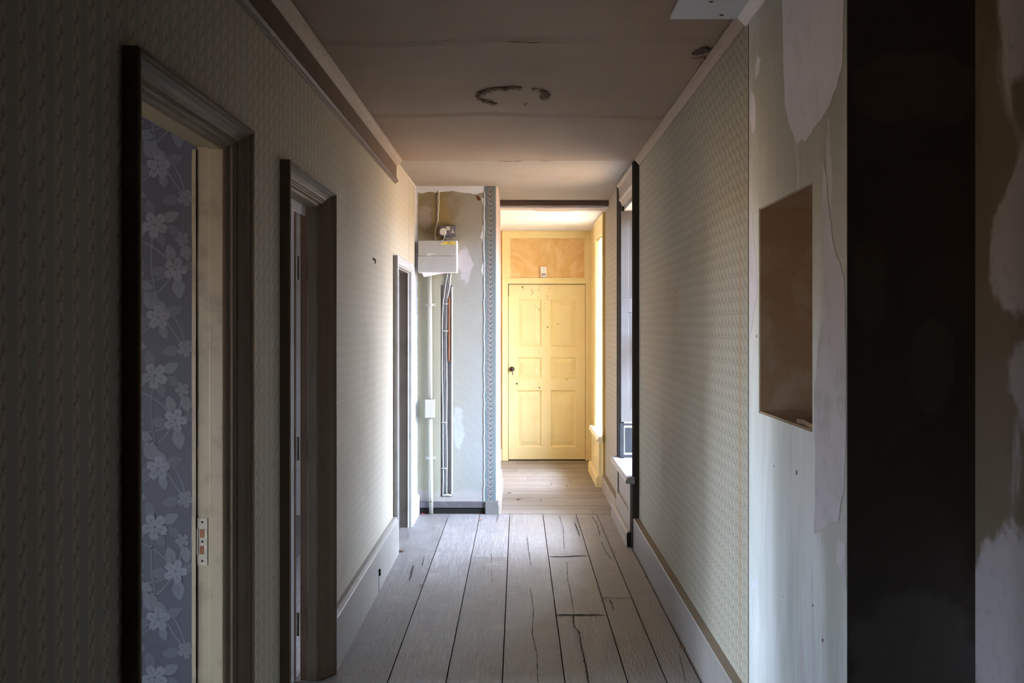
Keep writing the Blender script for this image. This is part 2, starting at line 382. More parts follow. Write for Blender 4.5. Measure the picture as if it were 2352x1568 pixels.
# splits in the boards
def crack(path, wd, m, z=.0016, T=None, seed=0, step=.03, amp=.14):
    r = random.Random(seed); pts = []
    for i in range(len(path)-1):
        a, b = Vector(path[i]), Vector(path[i+1]); n = max(1, int((b-a).length/step))
        for k in range(n): pts.append(a.lerp(b, k/n))
    pts.append(Vector(path[-1])); L = []; Q = []
    for i, p in enumerate(pts):
        t = (pts[min(i+1, len(pts)-1)] - pts[max(i-1, 0)]).normalized(); nn = Vector((-t.y, t.x, 0))
        w_ = wd * (.15 if i in (0, len(pts)-1) else r.uniform(.4, 1.3)); p = p + nn*r.uniform(-wd*amp*2, wd*amp*2)
        L.append((p.x + nn.x*w_/2, p.y + nn.y*w_/2, p.z + z)); Q.append((p.x - nn.x*w_/2, p.y - nn.y*w_/2, p.z + z))
    n = len(L)
    T.add(L + Q, [(i, i+1, n+i+1, n+i) for i in range(n-1)], m)
def fl(*pp): return [onZ(a, b, 0) for a, b in pp]
crack(fl((1316,1412),(1318,1438),(1330,1450),(1337,1490),(1345,1530),(1352,1568),(1358,1600)), .007, 6, T=mb, seed=1)
crack(fl((1302,1290),(1304,1330),(1312,1370),(1318,1412)), .003, 6, T=mb, seed=2)
crack(fl((1218,1350),(1226,1400),(1222,1455),(1233,1500),(1236,1568)), .003, 6, T=mb, seed=3)
crack(fl((1210,1230),(1214,1260),(1220,1300)), .003, 6, T=mb, seed=4)
crack(fl((1285,1185),(1294,1215),(1296,1260)), .003, 6, T=mb, seed=5)
crack(fl((1320,1200),(1332,1232)), .008, 6, T=mb, seed=6)
crack(fl((1358,1183),(1372,1205),(1378,1230)), .006, 6, T=mb, seed=7)
crack(fl((1382,1245),(1392,1268),(1405,1286)), .004, 6, T=mb, seed=8)
crack(fl((1400,1375),(1410,1400)), .007, 6, T=mb, seed=9)
crack(fl((1377,1384),(1395,1370),(1420,1376),(1448,1372)), .004, 6, T=mb, seed=10)
crack(fl((950,1298),(940,1335)), .008, 6, T=mb, seed=11)
crack(fl((975,1275),(970,1300)), .003, 6, T=mb, seed=12)
crack(fl((1128,1270),(1130,1290)), .003, 6, T=mb, seed=13)
crack(fl((1145,1182),(1140,1200),(1132,1203)), .003, 6, T=mb, seed=14)
crack(fl((1128,1305),(1131,1340)), .002, 6, T=mb, seed=15)
crack(fl((1262,1279),(1300,1278),(1346,1275)), .020, 6, T=mb, seed=16, amp=.05)
crack(fl((1274,1412),(1330,1412),(1387,1411)), .020, 6, T=mb, seed=17, amp=.05)
crack(fl((1560,1500),(1575,1568)), .003, 6, T=mb, seed=18)
for s_ in range(26):
    x, y = R.uniform(-.65, .65), R.uniform(3.9, 7.4)
    crack([(x, y, 0), (x + R.uniform(-.01, .01), y + R.uniform(.02, .09), 0)], R.uniform(.002, .004), 6, T=mb, seed=30+s_)
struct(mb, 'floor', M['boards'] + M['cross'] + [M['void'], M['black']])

# ------------------------------------------------------------------ ceiling
mb = MB()
def cz(y):                         # sagging sheets of the old ceiling
    z = ZC
    for a, b, h in ((4.2, 5.09, .007), (2.9, 3.74, .006), (5.4, 6.42, -.008)):
        if a < y <= b: z += h * ((y-a)/(b-a))**2
    return z
ys = sorted(set([-1.6, 0, 1, 2, 2.4, 2.9, 3.1, 3.3, 3.5, 3.65, 3.74, 3.80, 3.9, 4.2, 4.5, 4.7, 4.9, 5.0, 5.09, 5.15, 5.3, 5.4, 5.6, 5.8, 6.0, 6.2, 6.32, 6.42]))
for i in range(len(ys)-1):
    a, b = ys[i], ys[i+1]; za, zb = cz(a), cz(b)
    nx = 24
    for j in range(nx):
        x0, x1 = -.76 + 2.1*j/nx, -.76 + 2.1*(j+1)/nx
        wv = lambda x, y: .0035*math.sin(x*3.1 + y*1.7) * (1 if -1 < y < 6.3 else 0)
        jy = lambda x, y: y + (.022*math.sin(x*4.1+y) + .012*math.sin(x*11.0)) * (1 if 3 < y < 6 else 0)
        mb.add([(x0, jy(x0, a), za+wv(x0, a)), (x1, jy(x1, a), za+wv(x1, a)), (x1, jy(x1, b), zb+wv(x1, b)), (x0, jy(x0, b), zb+wv(x0, b))], [(0, 1, 2, 3)], 0)
mb.box(-.76, 1.34, 6.42, 6.425, ZC-.0085, ZC+.04, 0)
mb.box(-.76, 1.34, 6.424, 8.60, ZC, ZC+.05, 1)
mb.box(-2.3, 1.34, 8.60, 10.8, 2.345, ZC+.05, 2)
mb.box(-3.8, -.80, -1.8, 8.0, ZC, ZC+.05, 3)
mb.box(-3.8, 1.7, -1.9, 11.0, ZC+.05, ZC+.15, 3)
def cl(*pp, z=ZC-.004): return [onZ(a, b, z) for a, b in pp]
def ccrack(pp, wd, seed, m=4): crack(cl(*pp), wd, m, z=-.001, T=mb, seed=seed, step=.02)
ccrack([(1165,95),(1200,96),(1225,98),(1250,98)], .011, 1)
ccrack([(1010,95),(1030,91),(1045,93)], .007, 2, 5)
ccrack([(950,105),(960,104)], .005, 3, 5); ccrack([(1510,98),(1530,100)], .005, 4, 5)
ccrack([(985,97),(1010,94)], .003, 5, 5); ccrack([(1250,98),(1400,97),(1510,98)], .002, 6, 5)
ccrack([(1140,368),(1165,371),(1190,370),(1200,369)], .022, 7, 5)
ccrack([(1240,370),(1275,368)], .012, 8, 5)
ccrack([(1255,243),(1282,241)], .006, 9, 5); ccrack([(1200,238),(1214,236),(1202,242)], .010, 10, 5)
ccrack([(1185,451),(1190,451)], .02, 11, 5)
# scar of a ceiling rose: ragged lip of torn paper round a shallow disc
c_ = onZ(1178, 221, ZC)
def arc(a0, a1, rad, amp, seed, r0, r1):
    r = random.Random(seed); path = []; rr = []
    n = int(abs(a1-a0)/4)
    for i in range(n+1):
        q = math.radians(a0 + (a1-a0)*i/n); ra = rad + r.uniform(-amp, amp)
        ra += .006*math.sin(a0+i*1.9) + .004*math.sin(i*.7)
        path.append((c_[0] + ra*math.cos(q)*.98, c_[1] + ra*math.sin(q)*1.08, ZC - .001)); rr.append(r.uniform(r0, r1) * (.2 if i in (0, n) else 1))
    mb.tube(path, rr, 6, 0)
    for k in range(0, n-2, 3):
        if r.random() < .75: crack([(p[0]+r.uniform(-.006, .006), p[1] + r.uniform(.002, .010), ZC-.0085) for p in path[k:k+4]], r.uniform(.004, .012), 5, z=0, T=mb, seed=seed+k, step=.008, amp=.5)
arc(118, 286, .160, .006, 3, .003, .008)
arc(196, 280, .145, .006, 4, .003, .006)
arc(318, 388, .160, .006, 6, .003, .006)
arc(298, 342, .168, .005, 9, .001, .004)
arc(335, 372, .140, .008, 7, .004, .009)
# ragged hole by the right cornice
h_ = onZ(1612, 118, ZC)
mb.prism(jitter([(h_[0]-.035, h_[1]+.02, ZC-.007), (h_[0]-.01, h_[1]+.03, ZC-.007), (h_[0]+.03, h_[1]-.03, ZC-.007), (h_[0], h_[1]-.07, ZC-.007), (h_[0]-.02, h_[1]-.03, ZC-.007)], .012, .003, 5), (0, 0, .004), 5)
mb.tube([(h_[0]-.02, h_[1]+.09, ZC-.005), (h_[0]+.02, h_[1]+.075, ZC-.006), (h_[0]+.05, h_[1]+.09, ZC-.005)], [.002, .006, .002], 6, 0)
struct(mb, 'ceiling', [M['ceiling'], M['ceiling_far'], M['ceiling_white'], M['plain_wall'], M['black'], M['crack']], fix=False)
mb = MB(); mb.box(.50, .716, 1.2, 3.437, ZC-.016, ZC-.007)
for x, y in ((.60, 3.25), (.66, 3.39), (.55, 3.05)): mb.lathe([(0, .007), (.001, .007)], (x, y, ZC-.0165), (0, 0, -1), 10, 1)
struct(mb, 'trim_1', [M['white_plaster'], M['rust']])

# ------------------------------------------------------------------ left wall with its three doorways
mb = MB(); fm = {3: 0}
def wl(y0, y1, z0, z1, m=0): mb.box(XB, XL, y0, y1, z0, z1, 1, {3: m})
D1, D2, D3 = (1.98, 2.85, 1.907), (3.29, 4.14, 1.90), (6.27, 7.20, 1.80)
c = .03
wl(-1.6, D1[0]+c, 0, ZC); wl(D1[1]-c, D2[0]+c, 0, ZC); wl(D2[1]-c, D3[0]+c, 0, ZC); wl(D3[1]-c, Y1+.02, 0, ZC, 2)
wl(D1[0]+c, D1[1]-c, D1[2]-c, ZC); wl(D2[0]+c, D2[1]-c, D2[2]-c, ZC)
mb.box(XB, XL, D3[0]+c, D3[1]-c, D3[2]-c, ZC, 1, {3: 0})
mb.box(XL, XL+.0012, D3[1]-c, Y1-.05, D3[2]+.005, ZC-.01, 0)
struct(mb, 'wall_left', [M['paper_left'], M['plain_wall'], M['white_plaster']])

# profile of the moulding: d = distance from outer edge, h = height over the wall face
PROF = [(0, -.001), (0, .030), (.004, .033), (.012, .033), (.016, .024), (.020, .024), (.030, .012), (.042, .004), (.052, .001), (.055, -.004),
        (.062, -.004), (.064, -.008), (.070, -.010), (.074, -.020), (.084, -.024), (.090, -.030), (.090, -.0312), (.030, -.0312), (.030, -.001)]
def surround(name, y0, y1, zt, xw, sg, mats, parent, prof=PROF, hs=.72, zb=0.0, edge=None):
    mb = MB(); n = len(prof); st = []
    for (d, h) in prof:
        st.append([(xw+sg*h, y0+d, zb), (xw+sg*h, y0+d, zt-d*hs), (xw+sg*h, y1-d, zt-d*hs), (xw+sg*h, y1-d, zb)])
    vs = [st[i][j] for j in range(4) for i in range(n)]
    fs = [(j*n+i, j*n+(i+1) % n, (j+1)*n+(i+1) % n, (j+1)*n+i) for j in range(3) for i in range(n)]
    fs += [tuple(range(n)), tuple(3*n+i for i in range(n-1, -1, -1))]
    mb.add(vs, fs, 0)
    if edge is not None:
        k = 0
        for j in range(3):
            for i in range(n):
                if (j, i) in edge: mb.m[k] = 1
                k += 1
    return mb.build(name, mats, parent)

def nail_face(mb, y, X0, X1, Z0, Z1): pass

# door 1 : open doorway into the room with floral paper
d1 = empty('door_1', (XL, 2.41, 0), 'structure')
surround('architrave', *D1, XL, 1, [M['arch'], M['arch_dark']], d1)
yi0, yi1, zi = D1[0]+.09, D1[1]-.09, D1[2]-.09*.72
mb = MB()
mb.box(XL-.0665, XL-.031, yi1, yi1+.05, 0, zi+.04); mb.box(XL-.101, XL-.0665, yi1+.007, yi1+.05, 0, zi+.04)
mb.box(XL-.0665, XL-.031, yi0-.05, yi0, 0, zi+.04); mb.box(XL-.101, XL-.0665, yi0-.05, yi0-.007, 0, zi+.04)
mb.box(XL-.0665, XL-.031, yi0, yi1, zi, zi+.04); mb.box(XL-.101, XL-.0665, yi0-.007, yi1+.007, zi+.007, zi+.04)
mb.build('jamb', M['jamb_cream'], d1, bevel=.0015)
mb = MB()
r = random.Random(4); zz = 0.0
while zz < zi:
    h = min(r.uniform(.05, .22), zi-zz); mb.box(XL-.112, XL-.1015, yi1+.001 + r.uniform(-.0015, .001), yi1+.05, zz, zz+h); zz += h
mb.build('back_architrave', M['jamb_cream'], d1)
z0, z1 = .742, .867; xs0, xs1 = XL-.100, XL-.0725
mb = MB(lambda u, v, w_: (u, yi1+.007-w_, v))
mb.box(xs0, xs1, z0, z1, 0, .0022, 0)
mb.box(xs0-.006, xs0+.004, z0+.028, z0+.098, .0, .004, 0)
mb.box(xs0+.0085, xs0+.0195, z0+.074, z0+.096, .002, .0028, 1); mb.box(xs0+.0075, xs0+.0185, z0+.030, z0+.052, .002, .0028, 1)
for z_ in (z0+.063, z0+.115, z0+.012): mb.lathe([(.002, .0034), (.003, .0030)], (xs0+.014, z_, 0), (0, 0, 1), 12, 2)
mb.build('strike_plate', [M['strike'], M['rust'], M['black']], d1)

# door 2 : leaf swung back into the second room
d2 = empty('door_2', (XL, 3.71, 0), 'structure')
surround('architrave', *D2, XL, 1, [M['arch'], M['arch_dark']], d2)
yi0, yi1, zi = D2[0]+.09, D2[1]-.09, D2[2]-.09*.72
mb = MB()
mb.box(XL-.066, XL-.031, yi1, yi1+.05, 0, zi+.04, 0); mb.box(XL-.097, XL-.066, yi1+.010, yi1+.05, 0, zi+.04, 1)
mb.box(XL-.066, XL-.031, yi0-.05, yi0, 0, zi+.04, 0); mb.box(XL-.097, XL-.066, yi0-.05, yi0-.010, 0, zi+.04, 1)
mb.box(XL-.066, XL-.031, yi0, yi1, zi, zi+.04, 0); mb.box(XL-.097, XL-.066, yi0-.01, yi1+.01, zi+.01, zi+.04, 1)
mb.build('jamb', [M['jamb_olive'], M['jamb_brown']], d2, bevel=.0015)
mb = MB(); mb.box(XL-.075, XL-.068, yi0+.02, yi1-.03, zi-.035, zi-.0005)
mb.build('draught_strip', M['patch_grey'], d2)
mb = MB()
for z_ in (.22, .90, 1.60):
    mb.box(XL-.094, XL-.070, yi1+.0075, yi1+.0098, z_-.045, z_+.045, 0)
    mb.tube([(XL-.104, yi1+.002, z_-.045), (XL-.104, yi1+.002, z_+.045)], .0055, 10, 1)
mb.build('hinge', [M['jamb_brown'], M['strike']], d2)

def panel_face(mb, u0, u1, v0, v1, th, panels, m=0, inset=.018, dep=.012, field=.030, rise=.008):
    """stiles and rails with raised-and-fielded panels; u across, v up, w outwards (front face at w = 0)"""
    us = sorted({u0, u1, *[p[0] for p in panels], *[p[1] for p in panels]}); vs = sorted({v0, v1, *[p[2] for p in panels], *[p[3] for p in panels]})
    for i in range(len(us)-1):
        for j in range(len(vs)-1):
            cu, cv = (us[i]+us[i+1])/2, (vs[j]+vs[j+1])/2
            if not any(p[0] < cu < p[1] and p[2] < cv < p[3] for p in panels): mb.box(us[i], us[i+1], vs[j], vs[j+1], -th, 0, m)
    for (a, b, c_, d) in panels:
        rg = [(0, 0), (.002, -.003), (inset, -dep), (inset+.004, -dep), (inset+.005, -dep+.001), (inset+field, -dep+rise), (inset+field+.001, -dep+rise+.0015)]
        rg = [(min(q, min(b-a, d-c_)*.42), w_) for q, w_ in rg]
        V = []
        for q, w_ in rg: V += [(a+q, c_+q, w_), (b-q, c_+q, w_), (b-q, d-q, w_), (a+q, d-q, w_)]
        fs = [(k*4+i, k*4+(i+1) % 4, k*4+4+(i+1) % 4, k*4+4+i) for k in range(len(rg)-1) for i in range(4)] + [tuple(len(rg)*4-4+i for i in range(4))]
        mb.add(V, fs, m); mb.box(a, b, c_, d, -th+.001, -dep-.004, m)

mb = MB(lambda u, v, w_: (u, 4.008-w_, v))
panel_face(mb, -1.52, -.860, .008, 1.828, .037, [(-1.42, -1.22, .18, .85), (-1.16, -.96, .18, .85), (-1.42, -1.22, 1.02, 1.70), (-1.16, -.96, 1.02, 1.70)])
lf = mb.build('door_leaf', M['cornice_white'], d2)
mb = MB(); mb.box(-.8598, -.8585, 4.009, 4.043, .01, 1.826)
mb.build('leaf_edge', M['jamb_brown'], lf)

# door 3 : small dark doorway near the end
d3 = empty('door_3', (XL, 6.73, 0), 'structure')
surround('architrave', *D3, XL, 1, [M['grey_light']], d3, prof=[(0, -.001), (0, .028), (.004, .030), (.05, .028), (.054, .022), (.060, .020), (.062, .004), (.066, -.002), (.066, -.0032), (.03, -.0032), (.03, -.001)], hs=1)
yi0, yi1, zi = D3[0]+.066, D3[1]-.066, D3[2]-.066
mb = MB()
mb.box(XL-.058, XL-.003, yi1, yi1+.03, 0, zi+.03); mb.box(XL-.1, XL-.058, yi1-.012, yi1+.03, 0, zi+.03)
mb.box(XL-.1, XL-.003, yi0-.03, yi0, 0, zi+.03); mb.box(XL-.1, XL-.058, yi0, yi0+.012, 0, zi+.03)
mb.box(XL-.1, XL-.003, yi0, yi1, zi, zi+.03); mb.box(XL-.1, XL-.058, yi0+.012, yi1-.012, zi-.012, zi)
mb.build('jamb', M['jamb_dark'], d3)
mb = MB(); mb.box(XL-.0595, XL-.0575, yi1-.0135, yi1-.0115, 0, zi-.012); mb.box(XL-.0040, XL-.002, yi1-.002, yi1+.001, 0, zi)  # pale strips paint the highlight along the jamb edges
mb.build('edge_highlight', M['white_plaster'], d3)
mb = MB(lambda u, v, w_: (-.870-.0+w_, u, v))
panel_face(mb, yi0-.02, yi1+.02, .008, zi-.004+.03, .036, [(yi0+.08, yi0+.34, .2, .8), (yi1-.34, yi1-.08, .2, .8), (yi0+.08, yi0+.34, .95, 1.6), (yi1-.34, yi1-.08, .95, 1.6)])
mb.build('door_leaf', M['jamb_dark'], d3)

# skirting boards on the left
mb = MB()
def skirt_l(y0, y1, h=.232, m=0):
    pr = [(0, 0), (.030, 0), (.030, h-.022), (.026, h-.018), (.022, h-.002), (.018, h), (0, h)]
    mb.prism([(XL+a, y0, b) for a, b in pr], (0, y1-y0, 0), m)
skirt_l(D2[1]+.001, D3[0]-.001); skirt_l(D1[1]+.001, D2[0]-.001); skirt_l(-1.6, D1[0]-.001)
q = onX(870, 1345, XL+.03)
mb.box(XL+.0295, XL+.0312, q[1]-.006, q[1]+.004, .0, .115, 1)
mb.tube([(XL+.034, q[1]+.004, .085), (XL+.034, q[1]+.004, .118)], .006, 8, 1)
struct(mb, 'baseboard_left', [M['skirt'], M['black']])
mb = MB(); mb.prism([(XL+a, D3[1]+.001, b) for a, b in [(0,0),(.028,0),(.028,.13),(.01,.155),(0,.155)]], (0, Y1-D3[1]-.002, 0), 0)
struct(mb, 'baseboard_left_end', M['white_plaster'])

# picture board, rail and cornice high on the left
mb = MB()
rr_ = [(0, .02), (.006, .02), (.008, .010), (.018, .004), (.020, -.006), (.012, -.014), (.006, -.016), (.004, -.022), (0, -.022)]
mb.box(XL, XL+.006, -1.6, 6.36, 2.262, 2.362, 0)
mb.box(XL, XL+.006, 6.36, 6.40, 2.272, 2.362, 0)
mb.prism([(XL+a, -1.6, 2.262+b) for a, b in rr_], (0, 7.97, 0), 0)
struct(mb, 'trim_2', [M['trim_brown']], bevel=.001)
def cornice(name, x, sg, y0, y1, m, s_=.042):
    mb = MB(); pr = [(0, 0), (s_*.9, 0), (s_, -s_*.12), (s_*.82, -s_*.25), (s_*.62, -s_*.55), (s_*.30, -s_*.85), (s_*.18, -s_*.98), (.002, -s_), (0, -s_)]
    mb.prism([(x+sg*a, y0, ZC-.009+b+.006) for a, b in pr], (0, y1-y0, 0), 0); return struct(mb, name, m, smooth=False, bevel=.002)
cornice('trim_3', XL, 1, -1.6, 6.415, M['cornice'])
cornice('trim_4', XR, -1, 3.42, 6.415, M['cornice'], .036)
cornice('trim_5', XR, -1, 2.384, 3.42, M['cornice_white'], .042)

# ------------------------------------------------------------------ right wall
NY0, NY1, NZ0, NZ1 = 2.663, 3.255, 1.105, 1.74
WY0, WY1, WZ0, WZ1 = 6.575, 7.40, .44, 2.21
VY0, VY1, VZ1 = 8.97, 9.74, 2.17
XO = 1.0
mb = MB()
def wr(y0, y1, z0, z1, m, x=XR): mb.box(x, XO, y0, y1, z0, z1, 1, {5: m, 2: m if m == 2 else 1})
wr(2.384, NY0, 0, ZC, 2); wr(NY1, 3.40, 0, ZC, 2); wr(NY0, NY1, 0, NZ0, 2); wr(NY0, NY1, NZ1, ZC, 2)
wr(3.40, WY0, 0, ZC, 0); wr(WY0, WY1, 0, WZ0-.04, 0); wr(WY0, WY1, WZ1, ZC, 0)
wr(WY1, Y2, 0, ZC, 0, XR2); wr(Y2, VY0, 0, ZC, 3, XR2); wr(VY0, VY1, 0, WZ0-.04, 3, XR2); wr(VY0, VY1, VZ1, ZC, 3, XR2); wr(VY1, Y3+.05, 0, ZC, 3, XR2)
# niche lining
mb.box(XR+.30, XR+.34, NY0, NY1, NZ0, NZ1, 4)
mb.box(XR+.003, XR+.30, NY1-.004, NY1, NZ0, NZ1, 4); mb.box(XR+.003, XR+.30, NY0, NY0+.004, NZ0, NZ1, 4)
mb.box(XR+.003, XR+.30, NY0, NY1, NZ1-.004, NZ1, 4)
mb.box(XR+.003, XR+.30, NY0, NY1, NZ0, NZ0+.006, 4)
mb.prism(jitter([(XR+.01, NY0+.02, NZ0+.006), (XR+.16, NY0+.02, NZ0+.006), (XR+.2, NY0+.2, NZ0+.006), (XR+.10, NY0+.30, NZ0+.006), (XR+.015, NY0+.22, NZ0+.006)], .03, .008, 3), (0, 0, .012), 4)
# torn paper edge and filler left on the plaster
mb.box(XR-.0012, XR, 3.396, 3.402, 0, ZC-.03, 5)
def patch(pp, m, seed, th=.0006, j=.004):
    th = min(th, .0008)
    pts = [onX(a, b, XR) for a, b in pp]; mb.add([(a-th, b, c) for a, b, c in jitter(pts, .02, j, seed)], [tuple(range(len(jitter(pts, .02, j, seed))))], m)
patch([(1797,-20),(1800,150),(1803,240),(1815,290),(1833,333),(1842,320),(1850,328),(1868,296),(1890,270),(1905,240),(1922,200),(1936,150),(1940,-20)], 6, 1, .002)
patch([(1741,128),(1747,134),(1744,165),(1735,182),(1736,150)], 6, 2)
patch([(1723,208),(1731,214),(1737,250),(1735,300),(1728,308),(1723,270)], 6, 3)
patch([(1722,470),(1728,495),(1733,560),(1740,640),(1738,690),(1731,720),(1728,760),(1723,770)], 6, 4)
patch([(1893,370),(1900,420),(1911,540),(1924,590),(1940,640),(1943,800),(1944,950),(1940,1120),(1925,1196),(1900,1206),(1870,1226),(1873,1120),(1872,1000),(1870,905),(1880,800),(1893,700),(1893,560),(1888,470)], 7, 5, .0015)
patch([(1925,1240),(1942,1250),(1944,1350),(1934,1320),(1922,1290)], 7, 6)
patch([(1733,1330),(1742,1325),(1738,1345),(1726,1352)], 6, 7)
for (a, b, s_) in ((1830, 1085, .0055), (1738, 772, .004), (1778, 1070, .002), (1867, 1390, .003), (1890, 1470, .004)):
    q = onX(a, b, XR); mb.box(XR-.001, XR, q[1]-s_*.7, q[1]+s_*.7, q[2]-s_, q[2]+s_, 5)
for (a, b, s_) in ((1552, 671, .012), (1552, 698, .008), (1551, 712, .006), (1551, 768, .012), (1548, 780, .006)):
    q = onX(a, b, XR); mb.box(XR-.001, XR, q[1]-s_, q[1]+s_, q[2]-.0015, q[2]+.0015, 5)
# lighter tears in the paper beside the yellow frame
for (a0, b0, a1, b1, wd) in ((1386, 515, 1387, 530, .006), (1388, 560, 1390, 600, .006), (1388.5, 640, 1390.5, 700, .01), (1388.5, 705, 1389, 770, .012), (1389, 770, 1390, 850, .012)):
    p, q = onX(a0, b0, XR2), onX(a1, b1, XR2); ym = (p[1]+q[1])/2
    mb.prism([(XR2-.001, ym-wd, q[2]), (XR2-.001, ym+wd*2.5, (p[2]+q[2])/2), (XR2-.001, ym-wd, p[2])], (.001, 0, 0), 8)
struct(mb, 'wall_right', [M['paper'], M['plain_wall'], M['stripped'], M['yellow'], M['niche'], M['crack'], M['patch'], M['patch_grey'], M['pink_plaster']])

mb = MB(); mb.box(XR+.0005, 1.50, 2.3845, 2.44, 0, ZC, 0)
mb2 = MB(); mb2.box(1.042, 1.35, -1.6, 2.3842, 0, ZC, 0)
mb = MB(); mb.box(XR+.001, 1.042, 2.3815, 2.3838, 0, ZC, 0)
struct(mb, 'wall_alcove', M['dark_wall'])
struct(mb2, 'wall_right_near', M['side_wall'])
# skirting on the right
mb = MB()
def skirt_r(x, y0, y1, h, m=0):
    mb.prism([(x, y0, 0), (x-.036, y0, 0), (x-.036, y0, h-.006), (x-.033, y0, h-.002), (x, y0, h-.002)], (0, y1-y0, 0), m)
    mb.box(x-.034, x, y0, y1, h-.002, h, 1)
skirt_r(XR, 3.41, 6.478, .184); 
struct(mb, 'baseboard_right', [M['skirt'], M['skirt_top']])
mb = MB(); skirt_r(XR2, 7.52, 8.79, .12)
struct(mb, 'baseboard_right_far', [M['panel_beige'], M['skirt_top']])

# ------------------------------------------------------------------ windows with their seats
def sash(parent, x, y0, y1, z0, z1, m, cols=2, rows=4):
    mb = MB(); t = .045; zm = (z0+z1)/2
    for (a, b, xx) in ((z0, zm+.02, x), (zm-.02, z1, x+.045)):
        mb.box(xx, xx+.04, y0, y0+t, a, b); mb.box(xx, xx+.04, y1-t, y1, a, b); mb.box(xx, xx+.04, y0+t, y1-t, a, a+t); mb.box(xx, xx+.04, y0+t, y1-t, b-t, b)
        for i in range(1, cols): yc = y0+(y1-y0)*i/cols; mb.box(xx+.01, xx+.03, yc-.009, yc+.009, a+t, b-t)
        zc = (a+b)/2; mb.box(xx+.01, xx+.03, y0+t, y1-t, zc-.009, zc+.009)
    mb.build('sash', m, parent)
    mb = MB(); mb.box(x+.018, x+.022, y0+t, y1-t, z0+t, zm-.02); mb.box(x+.063, x+.067, y0+t, y1-t, zm+.02, z1-t)
    mb.build('pane', M['glass'], parent)

w1 = empty('window_1', (XR, 7.0, .44), 'structure')
APR = [(0, -.001), (0, .036), (.004, .043), (.014, .043), (.018, .034), (.024, .030), (.062, .028), (.066, .034), (.074, .034), (.078, .026), (.083, .020), (.090, .018), (.100, .010), (.100, -.03), (.08, -.03), (.08, -.001)]
surround('architrave', 6.475, 7.50, 2.395, XR, -1, [M['arch_dark'], M['panel_beige']], w1, prof=APR, hs=1.75, zb=.0, edge={(1, i) for i in range(16)})  # legs coloured near-black for their unlit side, head stays beige
mb = MB()
mb.box(XR, XO, WY0-.004, WY0+.022, WZ0, WZ1); mb.box(XR, XO, WY0, WY1, WZ1-.018, WZ1+.004)
mb.box(XR, XO, WY1-.004, WY1+.02, WZ0, WZ1)
mb.build('reveal_lining', M['grey_light'], w1)
for nm, T_ in (('shutter', lambda u, v, w_: (u, 7.385-w_, v)), ('shutter', lambda u, v, w_: (u, 6.610+w_, v))):
    mb = MB(T_)
    panel_face(mb, .728, .898, .697, 2.186, .016, [(.781, .87, 1.575, 2.126), (.781, .87, .79, 1.47)], inset=.004, dep=.008, field=.02, rise=.002)
    sh = mb.build(nm, M['shutter'], w1, bevel=.0008)
mb = MB(lambda u, v, w_: (u, 7.392-w_, v)); panel_face(mb, .722, .90, .445, .687, .01, [(.74, .88, .462, .672)], inset=.004, dep=.006, field=.01, rise=.001)
mb.build('reveal_panel', M['grey_gloss'], w1)
sash(w1, XO-.09, WY0+.02, WY1-.005, WZ0+.01, WZ1-.02, M['seat'])

def window_seat(y0, y1, ya, yb, xw, m_board, m_panel, m_skirt, label, nose, x_in=.905):
    t = empty('window_seat', ((xw), (y0+y1)/2, 0))
    thing(t, label, 'window seat', None)
    mb = MB(); pr = [(nose+.006, .400), (nose+.001, .408), (nose, .416), (nose+.003, .423), (nose+.008, .426), (nose+.008, .430), (nose+.012, .440), (nose+.02, .4405), (xw-.03, .4405), (xw-.03, .400)]
    mb.prism([(a, y0, b) for a, b in pr], (0, y1-y0, 0))
    mb.box(xw-.031, x_in, ya, yb, .405, .4404)
    mb.build('seat_board', m_board, t)
    mb = MB(lambda u, v, w_: (xw-.052-w_, u, v))
    panel_face(mb, ya-.085, yb+.06, .098, .400, .04, [(ya+.01, yb-.02, .205, .385)], inset=.003, dep=.014, field=.02, rise=.001)
    mb.build('front_panel', m_panel, t)
    mb = MB(); pr = [(xw-.012, 0), (xw-.074, 0), (xw-.074, .080), (xw-.070, .086), (xw-.066, .088), (xw-.064, .097), (xw-.053, .0975), (xw-.012, .0975)]
    mb.prism([(a, ya-.09, b) for a, b in pr], (0, yb-ya+.30, 0))
    if len(m_skirt) > 1: mb.box(xw-.071, xw-.045, ya-.0915, ya-.0895, 0, .088, 1)
    mb.build('plinth', m_skirt, t)
    return t
window_seat(6.455, 7.52, WY0+.025, WY1-.02, XR, M['seat'], M['panel_beige'], [M['panel_beige'], M['arch_dark']],
            'white-topped window seat with beige panelled front under the shuttered corridor window', .664)

w2 = empty('window_2', (XR2, 9.35, .44), 'structure')
surround('architrave', 8.87, 9.84, 2.340, XR2, -1, [M['yellow'], M['yellow_dark']], w2, prof=[(0,-.001),(0,.020),(.004,.026),(.03,.026),(.034,.020),(.09,.018),(.094,.012),(.10,.010),(.10,-.03),(.08,-.03),(.08,-.001)], hs=1.6, edge={(0, 0)}, zb=0)
mb = MB()
mb.box(XR2, XO, VY0-.002, VY0+.02, WZ0, VZ1); mb.box(XR2, XO, VY0, VY1, VZ1-.016, VZ1+.004); mb.box(XR2, XO, VY1-.004, VY1+.02, WZ0, VZ1)
mb.build('reveal_lining', M['yellow_pale'], w2)
for T_ in (lambda u, v, w_: (u, 9.722-w_, v), lambda u, v, w_: (u, 9.004+w_, v)):
    mb = MB(T_); panel_face(mb, .748, .898, .60, 2.135, .014, [(.80, .88, 1.5, 2.06), (.80, .88, .70, 1.40)], inset=.004, dep=.008, field=.02, rise=.002)
    sh2 = mb.build('shutter', M['yellow_pale'], w2)
mb = MB(); ring = [(.766 + .014*math.cos(a*math.pi/8), 9.700, 1.81 + .018*math.sin(a*math.pi/8)) for a in range(17)]
